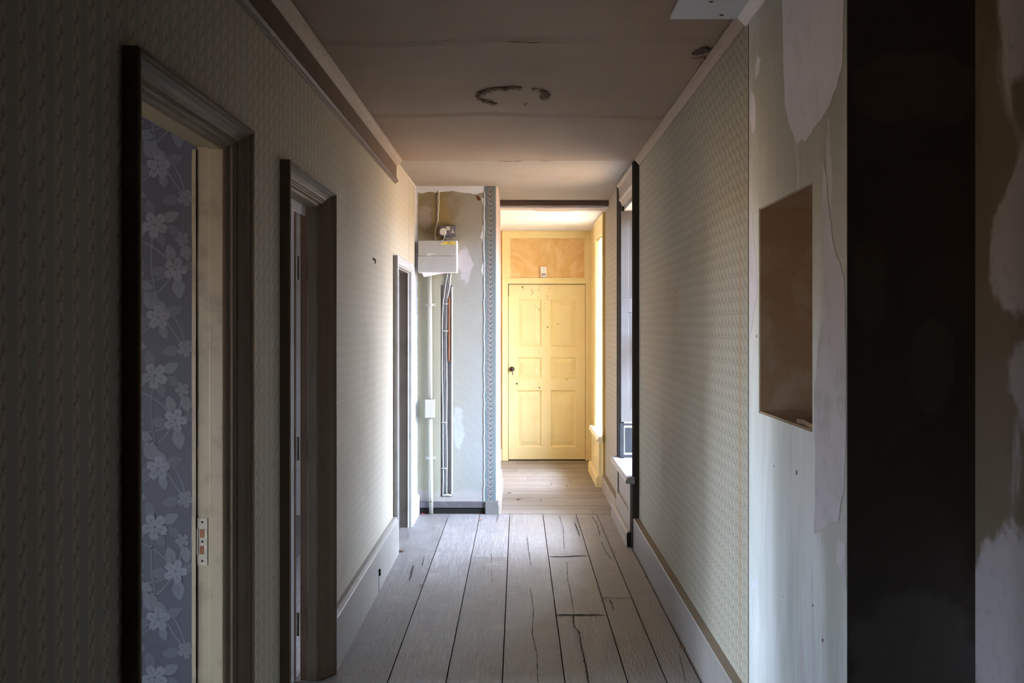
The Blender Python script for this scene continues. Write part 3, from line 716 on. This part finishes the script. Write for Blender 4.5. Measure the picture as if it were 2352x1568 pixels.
mb.tube(ring, .0022, 6, caps=False); mb.lathe([(0, .006), (.016, .004)], (.766, 9.720, 1.826), (0, -1, 0), 10)
mb.build('ring_pull', M['brass'], w2)
sash(w2, XO-.09, VY0+.02, VY1-.005, WZ0+.01, VZ1-.02, M['yellow_pale'])
window_seat(8.79, 9.86, VY0+.02, VY1-.02, XR2, M['yellow_pale'], M['yellow'], [M['yellow']], 'cream window seat with yellow panelled front beside the yellow door', .664)

# ------------------------------------------------------------------ end wall with the electrics
CX0, CX1, CZ0, CZ1 = -.568, -.482, .125, 1.673
mb = MB()
for (x0, x1, z0, z1) in ((-.90, CX0, 0, ZC), (CX1, XP-.025, 0, ZC), (CX0, CX1, 0, CZ0), (CX0, CX1, CZ1, ZC)): mb.box(x0, x1, Y1, Y1+.06, z0, z1, 0)
mb.box(-.9, XP-.025, Y1+.035, Y2, 0, ZC, 1)
# rounded corner and the side of the pier
pr = [(XP-.03, Y1)]
for i in range(9):
    a = math.pi/2*i/8; pr.append((XP-.022+.022*math.sin(a), Y1+.022-.022*math.cos(a)))
pr += [(XP, Y2), (XP-.03, Y2)]
mb.prism([(a, b, 0) for a, b in pr], (0, 0, ZC), 2)
mb.box(CX1-.006, CX1+.003, Y1-.004, Y1+.012, CZ0+.02, CZ1-.01, 3)
# white plaster left under the ceiling and down the corner
def ep(pp, m, seed, th=.002, j=.003): mb.prism(jitter([P(a, b, Y1) for a, b in pp], .015, j, seed), (0, -th, 0), m)
ep([(955,405),(1112,405),(1112,440),(1096,446),(1060,442),(1040,438),(1010,442),(985,440),(970,444),(960,442),(955,470)], 3, 1)
ep([(950,430),(959,432),(959,1158),(952,1158)], 3, 2, .004, .002)
mb.prism(jitter([P(1094,448,Y1), P(1100,450,Y1), P(1105,458,Y1), P(1100,461,Y1), P(1095,456,Y1)], .01, .002, 3), (0, -.003, 0), 4)
ep([(1104,455),(1110,470),(1110,520),(1104,545),(1110,560),(1110,600),(1106,620),(1111,640),(1112,455)], 3, 5, .0015)
wend = struct(mb, 'wall_end', [M['endwall'], M['plain_wall'], M['pink_plaster'], M['white_plaster'], M['rust']])
# strip of blue paper with its border
mb = MB(); y_ = Y1-.004
xl, xr_ = P(1113, 0, y_)[0], P(1139, 0, y_)[0]
zb_, zt_ = P(0, 1152, y_)[2], P(0, 427, y_)[2]
r = random.Random(9); L_ = []; z_ = zb_
while z_ < zt_: L_.append((xl + r.uniform(-.004, .003), y_, z_)); z_ += r.uniform(.02, .06)
mb.prism([(xr_, y_, zb_)] + L_[::1] + [(xl, y_, zt_), (xr_, y_, zt_)], (0, .006, 0), 0)
for i in range(len(L_)-1):
    mb.add([(L_[i][0]-.004, y_-.0012, L_[i][2]), (L_[i][0]+.003, y_-.0012, L_[i][2]), (L_[i+1][0]+.002, y_-.0012, L_[i+1][2]), (L_[i+1][0]-.004, y_-.0012, L_[i+1][2])], [(0,1,2,3)], 2)
cx = (P(1118.5, 0, y_)[0] + P(1133, 0, y_)[0])/2; step = .0458
z_ = zb_+.02; k_ = 0
def disc(mb, x, y, z, rx, rz, m, n=10): mb.add([(x+rx*math.cos(2*math.pi*i/n), y, z+rz*math.sin(2*math.pi*i/n)) for i in range(n)], [tuple(range(n))], m)
mb.add([(cx-.021, y_-.0006, zb_), (cx+.021, y_-.0006, zb_), (cx+.021, y_-.0006, zt_), (cx-.021, y_-.0006, zt_)], [(0,1,2,3)], 4)
while z_ < zt_-.02:
    s_ = 1 if k_ % 2 else -1
    disc(mb, cx, y_-.0010, z_, .0165, .018, 1, 14)
    for dx, dz in ((0, .006), (0, -.006), (.006, 0), (-.006, 0), (.014*s_, .014), (-.015*s_, .012), (.013, -.002*s_)): disc(mb, cx+dx+.001*s_, y_-.0014, z_+dz, .0030, .0038, 3, 6)
    disc(mb, cx+.010*s_, y_-.0012, z_-.018, .006, .003, 1); disc(mb, cx-.012*s_, y_-.0012, z_-.012, .003, .006, 1)
    z_ += step*.78; k_ += 1
mb.build('border_strip', [M['strip'], M['strip_motif'], M['strip_pale'], M['black'], M['skirt_grey']], wend, fix=False)
mb = MB()
mb.box(XL+.03, -.238, Y1-.016, Y1, .046, .090, 0); mb.box(XL+.03, -.238, Y1-.010, Y1, 0, .046, 1)
mb.prism([(-.239, Y1-.032, 0), (XP+.006, Y1-.032, 0), (XP+.006, Y1-.032, .055), (XP-.004, Y1-.032, .092), (-.239, Y1-.032, .092)], (0, .032, 0), 2)
mb.box(XP, XP+.022, Y1-.030, Y2-.1, 0, .10, 3); mb.box(XP, XP+.012, Y1+.1, Y2-.1, .10, .17, 3)
struct(mb, 'baseboard_end', [M['skirt_dark'], M['black'], M['skirt_grey'], M['pink_plaster']])

# ------------------------------------------------------------------ beam over the landing opening
mb = MB(); mb.box(XP, XR2, 8.53, 8.62, 2.357, 2.396, 0); mb.box(XP, XR2, 8.535, 8.60, 2.396, 2.3995, 1)
struct(mb, 'trim_6', [M['trim_brown'], M['black']], bevel=.008)
mb = MB()
mb.prism(jitter([(XP, 8.62, 2.344), (XR2, 8.62, 2.344), (XR2, 8.80, 2.344), (.45, 8.80, 2.344), (.44, 8.84, 2.344), (.16, 8.84, 2.344), (.12, 8.76, 2.344), (-.1, 8.74, 2.344), (XP, 8.72, 2.344)], .04, .004, 2), (0, 0, .012), 0)
struct(mb, 'trim_7', [M['pink_plaster']])

# ------------------------------------------------------------------ yellow wall and door
def bx(px): return (px-VX)*Y3/F
def bz(py): return EYE-(py-VY)*Y3/F
mb = MB(); mb.box(-2.3, 1.3, Y3+.06, Y3+.2, 0, ZC, 0); mb.box(-2.3, bx(1156), Y3, Y3+.06, 0, ZC, 1); [mb.box(-2.45, -2.3, a, b, c0, c1, 1) for a, b, c0, c1 in ((Y2-.1, 9.25, 0, ZC), (10.25, Y3+.2, 0, ZC), (9.25, 10.25, 0, ZC))]
mb.box(-2.3, XP-.02, Y2, Y2+.02, 0, ZC, 1)
mb.box(bx(1156)-.3, bx(1156), Y3-.015, Y3, bz(1062), bz(1031), 2)
struct(mb, 'wall_back', [M['yellow'], M['orange'], M['yellow_pale']])
d4 = empty('door_4', ((bx(1167)+bx(1345))/2, Y3, 0), 'structure')
T_ = lambda u, v, w_: (u, Y3-w_, v)
mb = MB(T_)
zr0, zr1, zt = bz(652), bz(638), 2.344
mb.box(bx(1156), bx(1167), 0, zt, -.06, .012); mb.box(bx(1345), XR2, 0, zt, -.06, .006)
mb.box(bx(1167), bx(1345), zr0, zr1, -.06, .010); mb.box(bx(1167), bx(1345), bz(547), zt, -.06, .008)
mb.box(bx(1156)-.012, bx(1156)+.004, 0, zt, -.02, .022)
mb.box(bx(1163), bx(1345), zr1-.012, zr1-.002, .008, .022)
mb.box(bx(1167), bx(1172), zr1, bz(547), -.05, .004); mb.box(bx(1342), bx(1345), zr1, bz(547), -.05, .004)
mb.build('door_frame', M['yellow'], d4, bevel=.002)
mb = MB(T_); mb.box(bx(1170), bx(1343), zr1-.001, bz(546), -.05, -.006)
mb.build('transom_panel', M['orange'], d4)
mb = MB(lambda u, v, w_: (u, Y3+.012-w_, v))
pn = []
for (a, b) in ((1187, 1244), (1265, 1323)):
    for (c_, d) in ((796, 687), (869, 820), (1027, 896)): pn.append((bx(a), bx(b), bz(c_), bz(d)))
x0_, x1_ = bx(1168), bx(1344.3)
panel_face(mb, x0_, x1_, .012, zr0-.006, .04, pn, inset=.016, dep=.018, field=.040, rise=.012)
lf = mb.build('door_leaf', M['yellow'], d4)
r = random.Random(5)
mb = MB(T_)
for (a, b) in ((1201,660),(1221,663),(1223,670),(1219,675),(1237,663),(1241,657),(1236,680),(1261,660),(1258,668),(1257,678),(1256,688),(1252,696),(1250,705),(1230,700),(1234,705),(1238,708)):
    mb.box(bx(a), bx(a)+r.uniform(.003, .007), bz(b)-r.uniform(.006, .028), bz(b), -.012, -.0112, 0)
for (a, b, q) in ((1187, 881, .009), (1239, 890, .007), (1258, 751, .006), (1282, 744, .005), (1302, 871, .005), (1200, 659, .007)):
    mb.lathe([(-.012, q), (-.0108, q)], (bx(a), bz(b), 0), (0, 0, 1), 10, 1)
mb.box(bx(1166.5), bx(1168.3), bz(681), bz(651.5), -.01, .0005, 1)
mb.box(bx(1166.5), bx(1345), bz(652.8), bz(651.6), -.01, .0005, 1)
mb.box(bx(1168), bx(1344), .001, .011, -.03, -.012, 1)
mb.build('chipped_spots', [M['chip_mark'], M['black']], lf)
mb = MB(); c_ = (bx(1176), Y3+.012, bz(847))
mb.lathe([(0, .024), (.004, .024), (.006, .012), (.030, .010), (.034, .018), (.044, .026), (.054, .026), (.062, .018), (.064, .004)], c_, (0, -1, 0), 24)
mb.build('door_knob', M['metal'], d4, smooth=True)
mb = MB(); q = (bx(1177), bz(858.5))
mb.lathe([(0, .007), (.0012, .007)], (q[0], Y3+.0118, q[1]+.008), (0, -1, 0), 12); mb.box(q[0]-.003, q[0]+.003, Y3+.0105, Y3+.012, q[1]-.014, q[1]+.006)
mb.build('keyhole', M['black'], d4)

# motion sensor on the transom rail
ms = empty('motion_sensor', (bx(1248), Y3-.01, bz(637)))
thing(ms, 'small white plastic motion sensor standing above the yellow door', 'sensor')
mb = MB(); mb.box(bx(1241.5), bx(1255), Y3-.045, Y3+.004, bz(637), bz(613)); mb.build('housing', M['pvc_edge'], ms, bevel=.006)
mb = MB(); mb.box(bx(1243), bx(1253.5), Y3-.0475, Y3-.044, bz(634.5), bz(627)); mb.build('lens', M['pvc'], ms, bevel=.002)
mb = MB(); mb.box(bx(1246), bx(1251), Y3-.0465, Y3-.044, bz(618.5), bz(617.5)); mb.box(bx(1248), bx(1250), Y3-.0465, Y3-.044, bz(623), bz(621.8)); mb.build('indicator', M['trunk'], ms)

# ------------------------------------------------------------------ fuse box, socket, pipe, cables
YF = 7.55
f = empty('fuse_box', (-.58, Y1, P(0, 626, YF)[2]))
thing(f, 'wide white plastic fuse box with two flaps below the grey socket', 'fuse box')
xa, xb, za, zm, zt = P(960, 0, YF)[0], P(1050, 0, YF)[0], P(0, 626, YF)[2], P(0, 587.5, YF)[2], P(0, 552, YF)[2]
mb = MB(); mb.box(xa+.003, xb, YF+.012, Y1, za, zt); mb.build('body', M['pvc_edge'], f, bevel=.004)
mb = MB(); mb.box(xa-.001, xb-.004, YF-.002, YF+.012, za+.003, zm-.001); mb.build('lower_cover', M['pvc'], f, bevel=.003)
mb = MB(); xc = P(991, 0, YF)[0]
pts = [(xa+.002, zm+.002), (xc-.034, zm+.002)] + [(xc + .034*-math.cos(math.pi*i/10)*1.0, zm+.002+.014*math.sin(math.pi*i/10)) for i in range(1, 10)] + [(xc+.034, zm+.002), (xb-.006, zm+.002), (xb-.006, zt-.002), (xa+.002, zt-.002)]
mb.prism([(a, YF-.001, b) for a, b in pts], (0, .011, 0)); fl_ = mb.build('upper_flap', M['pvc'], f, bevel=.002)
mb = MB(); mb.tube([(xc - .034*math.cos(math.pi*i/14), YF-.002, zm+.003+.014*math.sin(math.pi*i/14)) for i in range(15)], .0018, 6); mb.build('grip_rim', M['pvc_edge'], fl_)
mb = MB(); mb.box(P(1020,0,YF)[0], P(1045,0,YF)[0], YF-.002, YF, P(0,557.3,YF)[2], P(0,555,YF)[2]); mb.box(P(1013,0,YF)[0], P(1046,0,YF)[0], YF-.002, YF, P(0,561,YF)[2], P(0,558.4,YF)[2])
for k_ in range(12): x = P(1027+k_*1.05, 0, YF)[0]; mb.box(x, x+.002, YF-.0024, YF-.0019, P(0,560.3,YF)[2], P(0,559.2,YF)[2], 1)
for k_ in range(6): x = P(1028+k_*1.3, 0, YF)[0]; mb.box(x, x+.003, YF-.0024, YF-.0019, P(0,556.8,YF)[2], P(0,555.6,YF)[2], 1)
mb.build('warning_label', [M['label'], M['crack']], fl_)
sh = MB(); sh.prism([P(967, 622, YF+.03), P(973.5, 636, YF+.03), P(1024, 626.5, YF+.03), P(1024, 622, YF+.03)], (0, .001, 0))
thing(sh.build('paper_sheet', M['paper_sheet']), 'white paper sheet sticking out crookedly beneath the fuse box', 'paper')

YS = Y1-.045
s = empty('socket_outlet', (P(1028,0,YS)[0], Y1, P(0,543,YS)[2]))
thing(s, 'dark grey metal double wall socket above the fuse box', 'socket')
mb = MB(); mb.box(P(1008,0,YS)[0], P(1048,0,YS)[0], YS, Y1, P(0,543,YS)[2], P(0,517.5,YS)[2]); mb.build('faceplate', M['metalclad'], s, bevel=.006)
for a in (1024.6, 1029.2):
    mb = MB(); mb.box(P(a,0,YS)[0], P(a+4.0,0,YS)[0], YS-.004, YS+.002, P(0,528.5,YS)[2], P(0,520,YS)[2]); mb.build('switch', M['plug'], s, bevel=.0015)
def outlet(cx_, name='outlet'):
    mb = MB(); z = P(0, 532, YS)[2]; x = P(cx_, 0, YS)[0]
    mb.box(x-.005, x+.005, YS-.0015, YS+.001, z, z+.020); mb.box(x-.0165, x-.0045, YS-.0015, YS+.001, z-.010, z); mb.box(x+.0045, x+.0165, YS-.0015, YS+.001, z-.010, z); mb.box(x-.005, x+.005, YS-.0015, YS+.001, z-.010, z)
    o = mb.build(name, M['plug'], s)
    mb = MB(); mb.box(x-.0022, x+.0022, YS-.002, YS-.001, z+.006, z+.014); mb.box(x-.013, x-.007, YS-.002, YS-.001, z-.007, z-.003); mb.box(x+.007, x+.013, YS-.002, YS-.001, z-.007, z-.003); mb.build('pin_holes', M['black'], o)
outlet(1039.5)
p_ = empty('plug', P(1018, 541, YS-.02))
thing(p_, 'pale three-pin plug in the left half of the grey socket', 'plug')
x, z = P(1018,0,YS)[0], P(0,532,YS)[2]
pts = [(x-.020, z-.022), (x-.024, z-.012), (x-.024, z+.008), (x-.014, z+.024), (x+.012, z+.026), (x+.022, z+.012), (x+.024, z-.012), (x+.018, z-.024), (x-.004, z-.026)]
mb = MB(); mb.prism([(a, YS-.028, b) for a, b in pts], (0, .0275, 0)); mb.build('plug_body', M['plug'], p_, bevel=.005)
mb = MB(); mb.tube([(x+.010, YS-.015, z-.024), (x+.010, YS-.015, z-.045), (x+.002, YS-.013, z-.062), (x-.014, YS-.01, zt-.0+.004)], .0036, 8); mb.build('flex', M['cable_white'], p_)
mb = MB(); mb.box(P(1023,0,Y1)[0], P(1041,0,Y1)[0], Y1-.022, Y1-.0005, zt, P(0,543.5,YS)[2]-.0005)
thing(mb.build('cable_trunking', M['trunk'], bevel=.001), 'short dark grey trunking between the socket and the fuse box', 'trunking')
mb = MB(); mb.tube([(P(1020,0,Y1)[0], Y1-.012, zt), (P(1020,0,Y1)[0], Y1-.012, P(0,543.5,YS)[2]-.0005)], .0042, 8)
thing(mb.build('cable_stub', M['paper_sheet']), 'short white cable between the socket and the fuse box, left of the trunking', 'cable')

def wav(pp, y, amp, seed, n=30):
    r = random.Random(seed); out = []; L = len(pp)-1
    for i in range(n*L+1):
        k_ = min(i//n, L-1); t = i/n-k_; a, b = pp[k_], pp[k_+1]
        out.append((a[0]+(b[0]-a[0])*t, y, a[1]+(b[1]-a[1])*t))
    ph = r.uniform(0, 6)
    return [(p[0]+amp*math.sin(ph+i*.35), p[1]+amp*.2*math.cos(i*.3+ph), p[2]) for i, p in enumerate(out)]
def q2(a, b, y): p = P(a, b, y); return (p[0], p[2])
def cable(pp, y, r, m, label, group=None, amp=.001, seed=1, name='cable'):
    mb = MB(); mb.tube(wav([q2(a, b, y) for a, b in pp], y, amp, seed), r, 8)
    return thing(mb.build(name, m, smooth=True), label, 'cable', group)
cable([(1008,438),(1008,470),(1006,505),(1001,530),(1001,551)], Y1-.006, .0032, M['cable_white'], 'thin pale cable running from the ceiling down behind the plug to the fuse box', seed=2)
cable([(1004.5,445),(1005,500),(998,535),(997,551)], Y1-.005, .0026, M['cable_grey'], 'brown stained old cable left of the pale cable above the fuse box', seed=3)
yc = Y1+.012
cg = 'supply cables in the wall chase'
yb_ = Y1-.007
def supply(pp, r, m, seed, label):
    mb = MB(); pts = []
    for (a, b) in pp:
        inside = P(a, b, Y1)[2] < CZ1-.03
        pts.append(P(a, b, yc if inside else yb_))
    res = []
    for i in range(len(pts)-1):
        for k_ in range(8):
            t = k_/8; res.append(tuple(pts[i][j]+(pts[i+1][j]-pts[i][j])*t for j in range(3)))
    res.append(pts[-1])
    mb.tube([(p[0]+.0012*math.sin(i*.5+seed), p[1], p[2]) for i, p in enumerate(res)], r, 8, 0)
    return thing(mb.build('supply_cable', m, smooth=True), label, 'cable', cg)
supply([(1028,627),(1024,652),(1018,690),(1015.5,760),(1016,850),(1017,960),(1018,1080),(1017,1136)], .0052, M['cable_grey'], 1, 'leftmost grey cable in the wall chase right of the white pipe')
supply([(1031,627),(1028.5,655),(1022.6,690),(1021,760),(1021,850),(1021.7,960),(1022.3,1060),(1022,1136)], .0040, M['metalclad'], 2, 'darkest middle cable in the wall chase right of the white pipe')
supply([(1036,627),(1033,655),(1027,690),(1025.5,760),(1026,850),(1026.2,960),(1026.5,1060),(1026.5,1136)], .0044, M['cable_white'], 3, 'pale painted cable in the wall chase, beside the brown wood strip')
mb = MB(); mb.box(P(1030.8,0,yc)[0], P(1034.4,0,yc)[0], Y1-.001, Y1+.0345, P(0,829,yc)[2], P(0,682,yc)[2])
thing(mb.build('wood_strip', M['wood'], bevel=.001), 'reddish brown strip of bare wood in the right side of the wall chase', 'wood strip')
cn = ['topmost', 'second from the top', 'middle', 'second from the bottom']
for i, (a, b) in enumerate(((1023.5, 698), (1023.5, 760), (1021, 970), (1021, 1075))):
    mb = MB(); p = P(a, b, yc); mb.tube([(p[0]-.020, yc+.010, p[2]), (p[0]-.017, yc-.007, p[2]), (p[0], yc-.011, p[2]), (p[0]+.017, yc-.007, p[2]), (p[0]+.020, yc+.010, p[2])], .0045, 8)
    thing(mb.build('cable_clip', M['pipe']), ['topmost white clip across the cables in the wall chase', 'white clip on the chase cables beside the brown wood strip, second from the top',
          'white clip on the chase cables at the height of the junction box bottom', 'lowest white clip across the cables in the wall chase'][i], 'clip', 'clips on the chase cables')
mb = MB(); mb.tube([P(1017,1135,yc), P(1018,1138,yc-.012), P(1023,1137,yc-.016), P(1030,1136,yc-.014), P(1036,1138,yc-.012), P(1037,1133,yc)], [.007,.010,.008,.009,.009,.006], 8)
thing(mb.build('plaster_lump', M['pipe'], smooth=True), 'lumpy white painted cable ends at the foot of the wall chase', 'cable ends')

wp = empty('pipe', P(990, 1177, Y1-.03)[:2] + (0,))
thing(wp, 'vertical cream painted pipe from the fuse box down to the floor', 'pipe')
yp = Y1-.022
def pz(py): return P(0, py, yp)[2]
mb = MB(); mb.tube([P(987,629,yp), P(988,800,yp), P(988.5,916,yp)], .0150, 16); mb.tube([P(988.5,960,yp), P(989.5,1050,yp), P(990,1120,yp), (P(990.3,0,yp)[0], yp, .001)], .0150, 16)
mb.build('tube', M['pipe'], wp, smooth=True)
for b in (700, 1052):
    mb = MB(); p = P(988.5, b, yp)
    mb.lathe([(-.009, .0175), (-.007, .0195), (.007, .0195), (.009, .0175)], p, (0,0,1), 16)
    for sg in (-1, 1): mb.box(p[0]+sg*.026-.012, p[0]+sg*.026+.012, Y1-.010, Y1, p[2]-.011, p[2]+.011)
    mb.build('saddle_clip', M['pipe'], wp, bevel=.004)
mb = MB(); mb.box(P(976.5,0,yp)[0], P(998.5,0,yp)[0], Y1-.048, Y1, P(0,959,yp)[2], P(0,917,yp)[2])
jb = mb.build('junction_box', M['pipe'], wp, bevel=.004)
for a in (979, 996):
    for b in (919.5, 956.5): mb = MB(); mb.lathe([(0,.004),(.0025,.0035)], P(a, b, Y1-.0478), (0,-1,0), 10); mb.build('screw', M['cable_white'], jb)
mb = MB(); p = P(989.5, 1152, yp-.015); mb.lathe([(0, .006), (.0012, .005)], (p[0], yp-.0148, p[2]), (0,-1,0), 10); mb.build('rust_spot', M['rust'], wp)

# ------------------------------------------------------------------ small things
q = onX(857, 598, XL)
hk = empty('wall_hook', (XL, q[1], q[2])); thing(hk, 'small dark metal hook on the papered wall past the second doorway', 'hook')
mb = MB(); mb.lathe([(0, .009), (.003, .009), (.004, .006)], (XL, q[1], q[2]+.008), (1, 0, 0), 12); mb.build('back_plate', M['metal'], hk)
mb = MB(); mb.tube([(XL+.003, q[1], q[2]+.008), (XL+.010, q[1], q[2]+.004), (XL+.013, q[1], q[2]-.006), (XL+.010, q[1], q[2]-.014), (XL+.005, q[1], q[2]-.013)], [.004, .004, .0035, .003, .002], 8); mb.build('hook_arm', M['metal'], hk)

def flake(px, py, s_, m, label, name, cat, seed):
    r = random.Random(seed); c = onZ(px, py, .002); n = 9
    mb = MB(); V = []
    for i in range(n):
        a = 2*math.pi*i/n; rad = s_*r.uniform(.55, 1.1); V.append((c[0]+rad*math.cos(a)*1.3, c[1]+rad*math.sin(a)*1.3, .003 + r.uniform(0, s_*.35)))
    V.append((c[0], c[1], .003+s_*.12)); mb.add(V, [(i, (i+1) % n, n) for i in range(n)])
    mb.add([(v[0], v[1], v[2]-.0015) for v in V], [(n, (i+1) % n, i) for i in range(n)])
    mb.add([(v[0], v[1], v[2]) for v in V[:n]] + [(v[0], v[1], v[2]-.0015) for v in V[:n]], [(i, (i+1) % n, n+(i+1) % n, n+i) for i in range(n)])
    return thing(mb.build(name, m), label, cat, 'scraps on the floor')
flake(1192, 1146, .016, M['leaf'], 'dark curled leaf on the boards just before the pale landing floor', 'dead_leaf', 'leaf', 1)
flake(1170, 1132, .012, M['leaf'], 'small dark leaf on the landing floor, left of centre', 'dead_leaf', 'leaf', 2)
flake(1303, 1116, .012, M['leaf'], 'small dark leaf on the landing floor below the yellow door, right of centre', 'dead_leaf', 'leaf', 3)
flake(922, 1265, .018, M['leaf'], 'dark crumpled leaf against the far end of the left skirting board', 'dead_leaf', 'leaf', 4)
flake(1103, 1194, .012, M['chip'], 'orange brown paint chip on the boards before the wall with the fuse box', 'paint_chip', 'paint chip', 5)
flake(971, 1180, .012, M['red'], 'small red plastic scrap on the floor at the foot of the painted pipe', 'plastic_scrap', 'scrap', 6)
flake(967, 1343, .010, M['chip'], 'tiny brown chip on the left boards near the skirting slot', 'paint_chip', 'paint chip', 7)
flake(1484, 1325, .012, M['leaf'], 'dark flake beside the right skirting board, farther of two', 'plaster_flake', 'flake', 8)
flake(1568, 1488, .014, M['leaf'], 'dark flake beside the right skirting board, nearer of two', 'plaster_flake', 'flake', 9)

# ------------------------------------------------------------------ the two rooms behind the left wall
mb = MB()
mb.box(-2.5, XB, 3.05, 3.12, 0, ZC, 1, {2: 0})
def flower(x, z, s_, m, rot=0):
    if x > -.93 or z > ZC-.08: return
    pts = []
    for i in range(60):
        q = 2*math.pi*i/60; c = abs(math.sin(2.5*(q-rot)))
        rad = s_*(.30 + .70*c**.45 - (.10 if abs(c-1) < .006 else 0))
        pts.append((x + rad*math.cos(q), 3.0484, z + rad*math.sin(q)))
    mb.add([(x, 3.0484, z)] + pts, [(0, i+1, (i+1) % 60 + 1) for i in range(60)], m)
    for k in range(5):
        a = rot + math.pi/5 + 2*math.pi*k/5
        mb.add([(x + s_*.16*math.cos(a), 3.0481, z + s_*.16*math.sin(a)), (x + s_*.60*math.cos(a+.10), 3.0481, z + s_*.60*math.sin(a+.10)), (x + s_*.60*math.cos(a-.10), 3.0481, z + s_*.60*math.sin(a-.10))], [(0, 1, 2)], 4)
    disc(mb, x, 3.0480, z, s_*.13, s_*.13, 4, 8)
def leaf(x, z, s_, a, m, y=3.0490):
    if x > -.96 or z > ZC-.10 or z < .02: return
    up = []; dn = []; n = 14
    for i in range(n+1):
        t = i/n; w_ = .33*math.sin(math.pi*t**.8)**.8*(1 - .22*(i % 2))
        up.append((t, w_)); dn.append((t, -w_*.92))
    q = lambda t, w_: (x + s_*((.12+t*.9)*math.cos(a) - w_*math.sin(a)), y, z + s_*((.12+t*.9)*math.sin(a) + w_*math.cos(a)))
    V = [q(*p) for p in up] + [q(*p) for p in dn]
    mb.add(V, [(i, i+1, n+2+i, n+1+i) for i in range(n)], m)
    mb.add([q(.08, .012), q(.08, -.012), q(.85, 0)], [(0, 1, 2)], 0)
    mb.v[-3:] = [(p[0], y-.0003, p[2]) for p in mb.v[-3:]]
def stem(pts, m, wd=.0035):
    if max(p[0] for p in pts) > -.9 or max(p[1] for p in pts) > ZC-.05: return
    for i in range(len(pts)-1):
        (a, b), (c, d) = pts[i], pts[i+1]; L = math.hypot(c-a, d-b) or 1; nx, nz = -(d-b)/L*wd/2, (c-a)/L*wd/2
        mb.add([(a+nx, 3.0492, b+nz), (a-nx, 3.0492, b-nz), (c-nx, 3.0492, d-nz), (c+nx, 3.0492, d+nz)], [(0,1,2,3)], m)
TW, TH = .27, .44
FL = ((.05, .05, .040, .3), (.17, .11, .037, .9), (.09, .22, .044, .1), (.22, .25, .036, .6), (.04, .35, .034, 1.1), (.16, .38, .040, .2), (.25, .02, .026, .5), (.15, .17, .018, .7), (.24, .34, .022, .1))
for ix in range(6):
    for iz in range(6):
        ox, oz = -2.30 + ix*TW, -.03 + iz*TH
        for (fx, fz, fs, fr) in FL:
            for k_ in range(4 if fs > .03 else 2):
                la = fr*2.1 + k_*(1.63 if fs > .03 else 2.6) + fx*9; leaf(ox+fx+fs*.55*math.cos(la), oz+fz+fs*.55*math.sin(la), .045+.02*((k_*7+int(fx*100)) % 3)/2, la, 2 if k_ % 2 else 4, 3.0490-.0001*k_)
            flower(ox+fx, oz+fz, fs, 3 if fs > .035 else 2, fr)
        for i in range(len(FL)-1):
            (a, b, *_), (c, d, *_) = FL[i], FL[i+1]; mx_, mz_ = (a+c)/2 + (d-b)*.25, (b+d)/2 - (c-a)*.25
            stem([(ox + (1-t)**2*a + 2*t*(1-t)*mx_ + t*t*c, oz + (1-t)**2*b + 2*t*(1-t)*mz_ + t*t*d) for t in [j/8 for j in range(9)]], 2)
struct(mb, 'wall_first_room', [M['floral'], M['plain_wall'], M['flower'], M['flower_pale'], M['flower_dim']], fix=False)
mb = MB()
def holed(y0, y1, a, b, z0, z1, X=-3.6):
    mb.box(X-.2, X, y0, a, 0, ZC); mb.box(X-.2, X, b, y1, 0, ZC); mb.box(X-.2, X, a, b, 0, z0); mb.box(X-.2, X, a, b, z1, ZC)
holed(-1.8, 1.55, -.2, 1.22, .3, 1.74, -2.3); holed(1.55, 3.12, 1.88, 2.22, .6, 1.6, -2.3); holed(3.12, 8.0, 3.55, 4.35, .9, 2.0)
struct(mb, 'wall_outer', M['plain_wall'])
mb = MB(); mb.box(-3.8, -2.3, 3.051, 3.12, 0, ZC); mb.box(-3.8, XB, -1.8, -1.6, 0, ZC); mb.box(XB, 1.3, -1.8, -1.6, 0, ZC); mb.box(-3.8, XB, 7.6, 7.8, 0, ZC)
struct(mb, 'wall_near', M['plain_wall'])
for nm, a, b, z0, z1 in (('window_3', -.2, 1.22, .3, 1.74), ('fill_window', 1.88, 2.22, .6, 1.6), ('window_4', 3.55, 4.35, .9, 2.0)):  # the narrow second first-room window is added, unseen, for fill light
    xo = 1.3 if nm != 'window_4' else 0
    w_ = empty(nm, (-3.7+xo, (a+b)/2, z0), 'structure'); t = .045; mb = MB(lambda u, v, q_: (u+xo, v, q_))
    mb.box(-3.74, -3.69, a, a+t, z0, z1); mb.box(-3.74, -3.69, b-t, b, z0, z1); mb.box(-3.74, -3.69, a+t, b-t, z0, z0+t); mb.box(-3.74, -3.69, a+t, b-t, z1-t, z1); mb.box(-3.73, -3.70, a+t, b-t, (z0+z1)/2-.02, (z0+z1)/2+.02)
    mb.build('sash', M['seat'], w_)
    mb = MB(lambda u, v, q_: (u+xo, v, q_)); mb.box(-3.717, -3.713, a+t, b-t, z0+t, z1-t); mb.build('pane', M['glass'], w_)
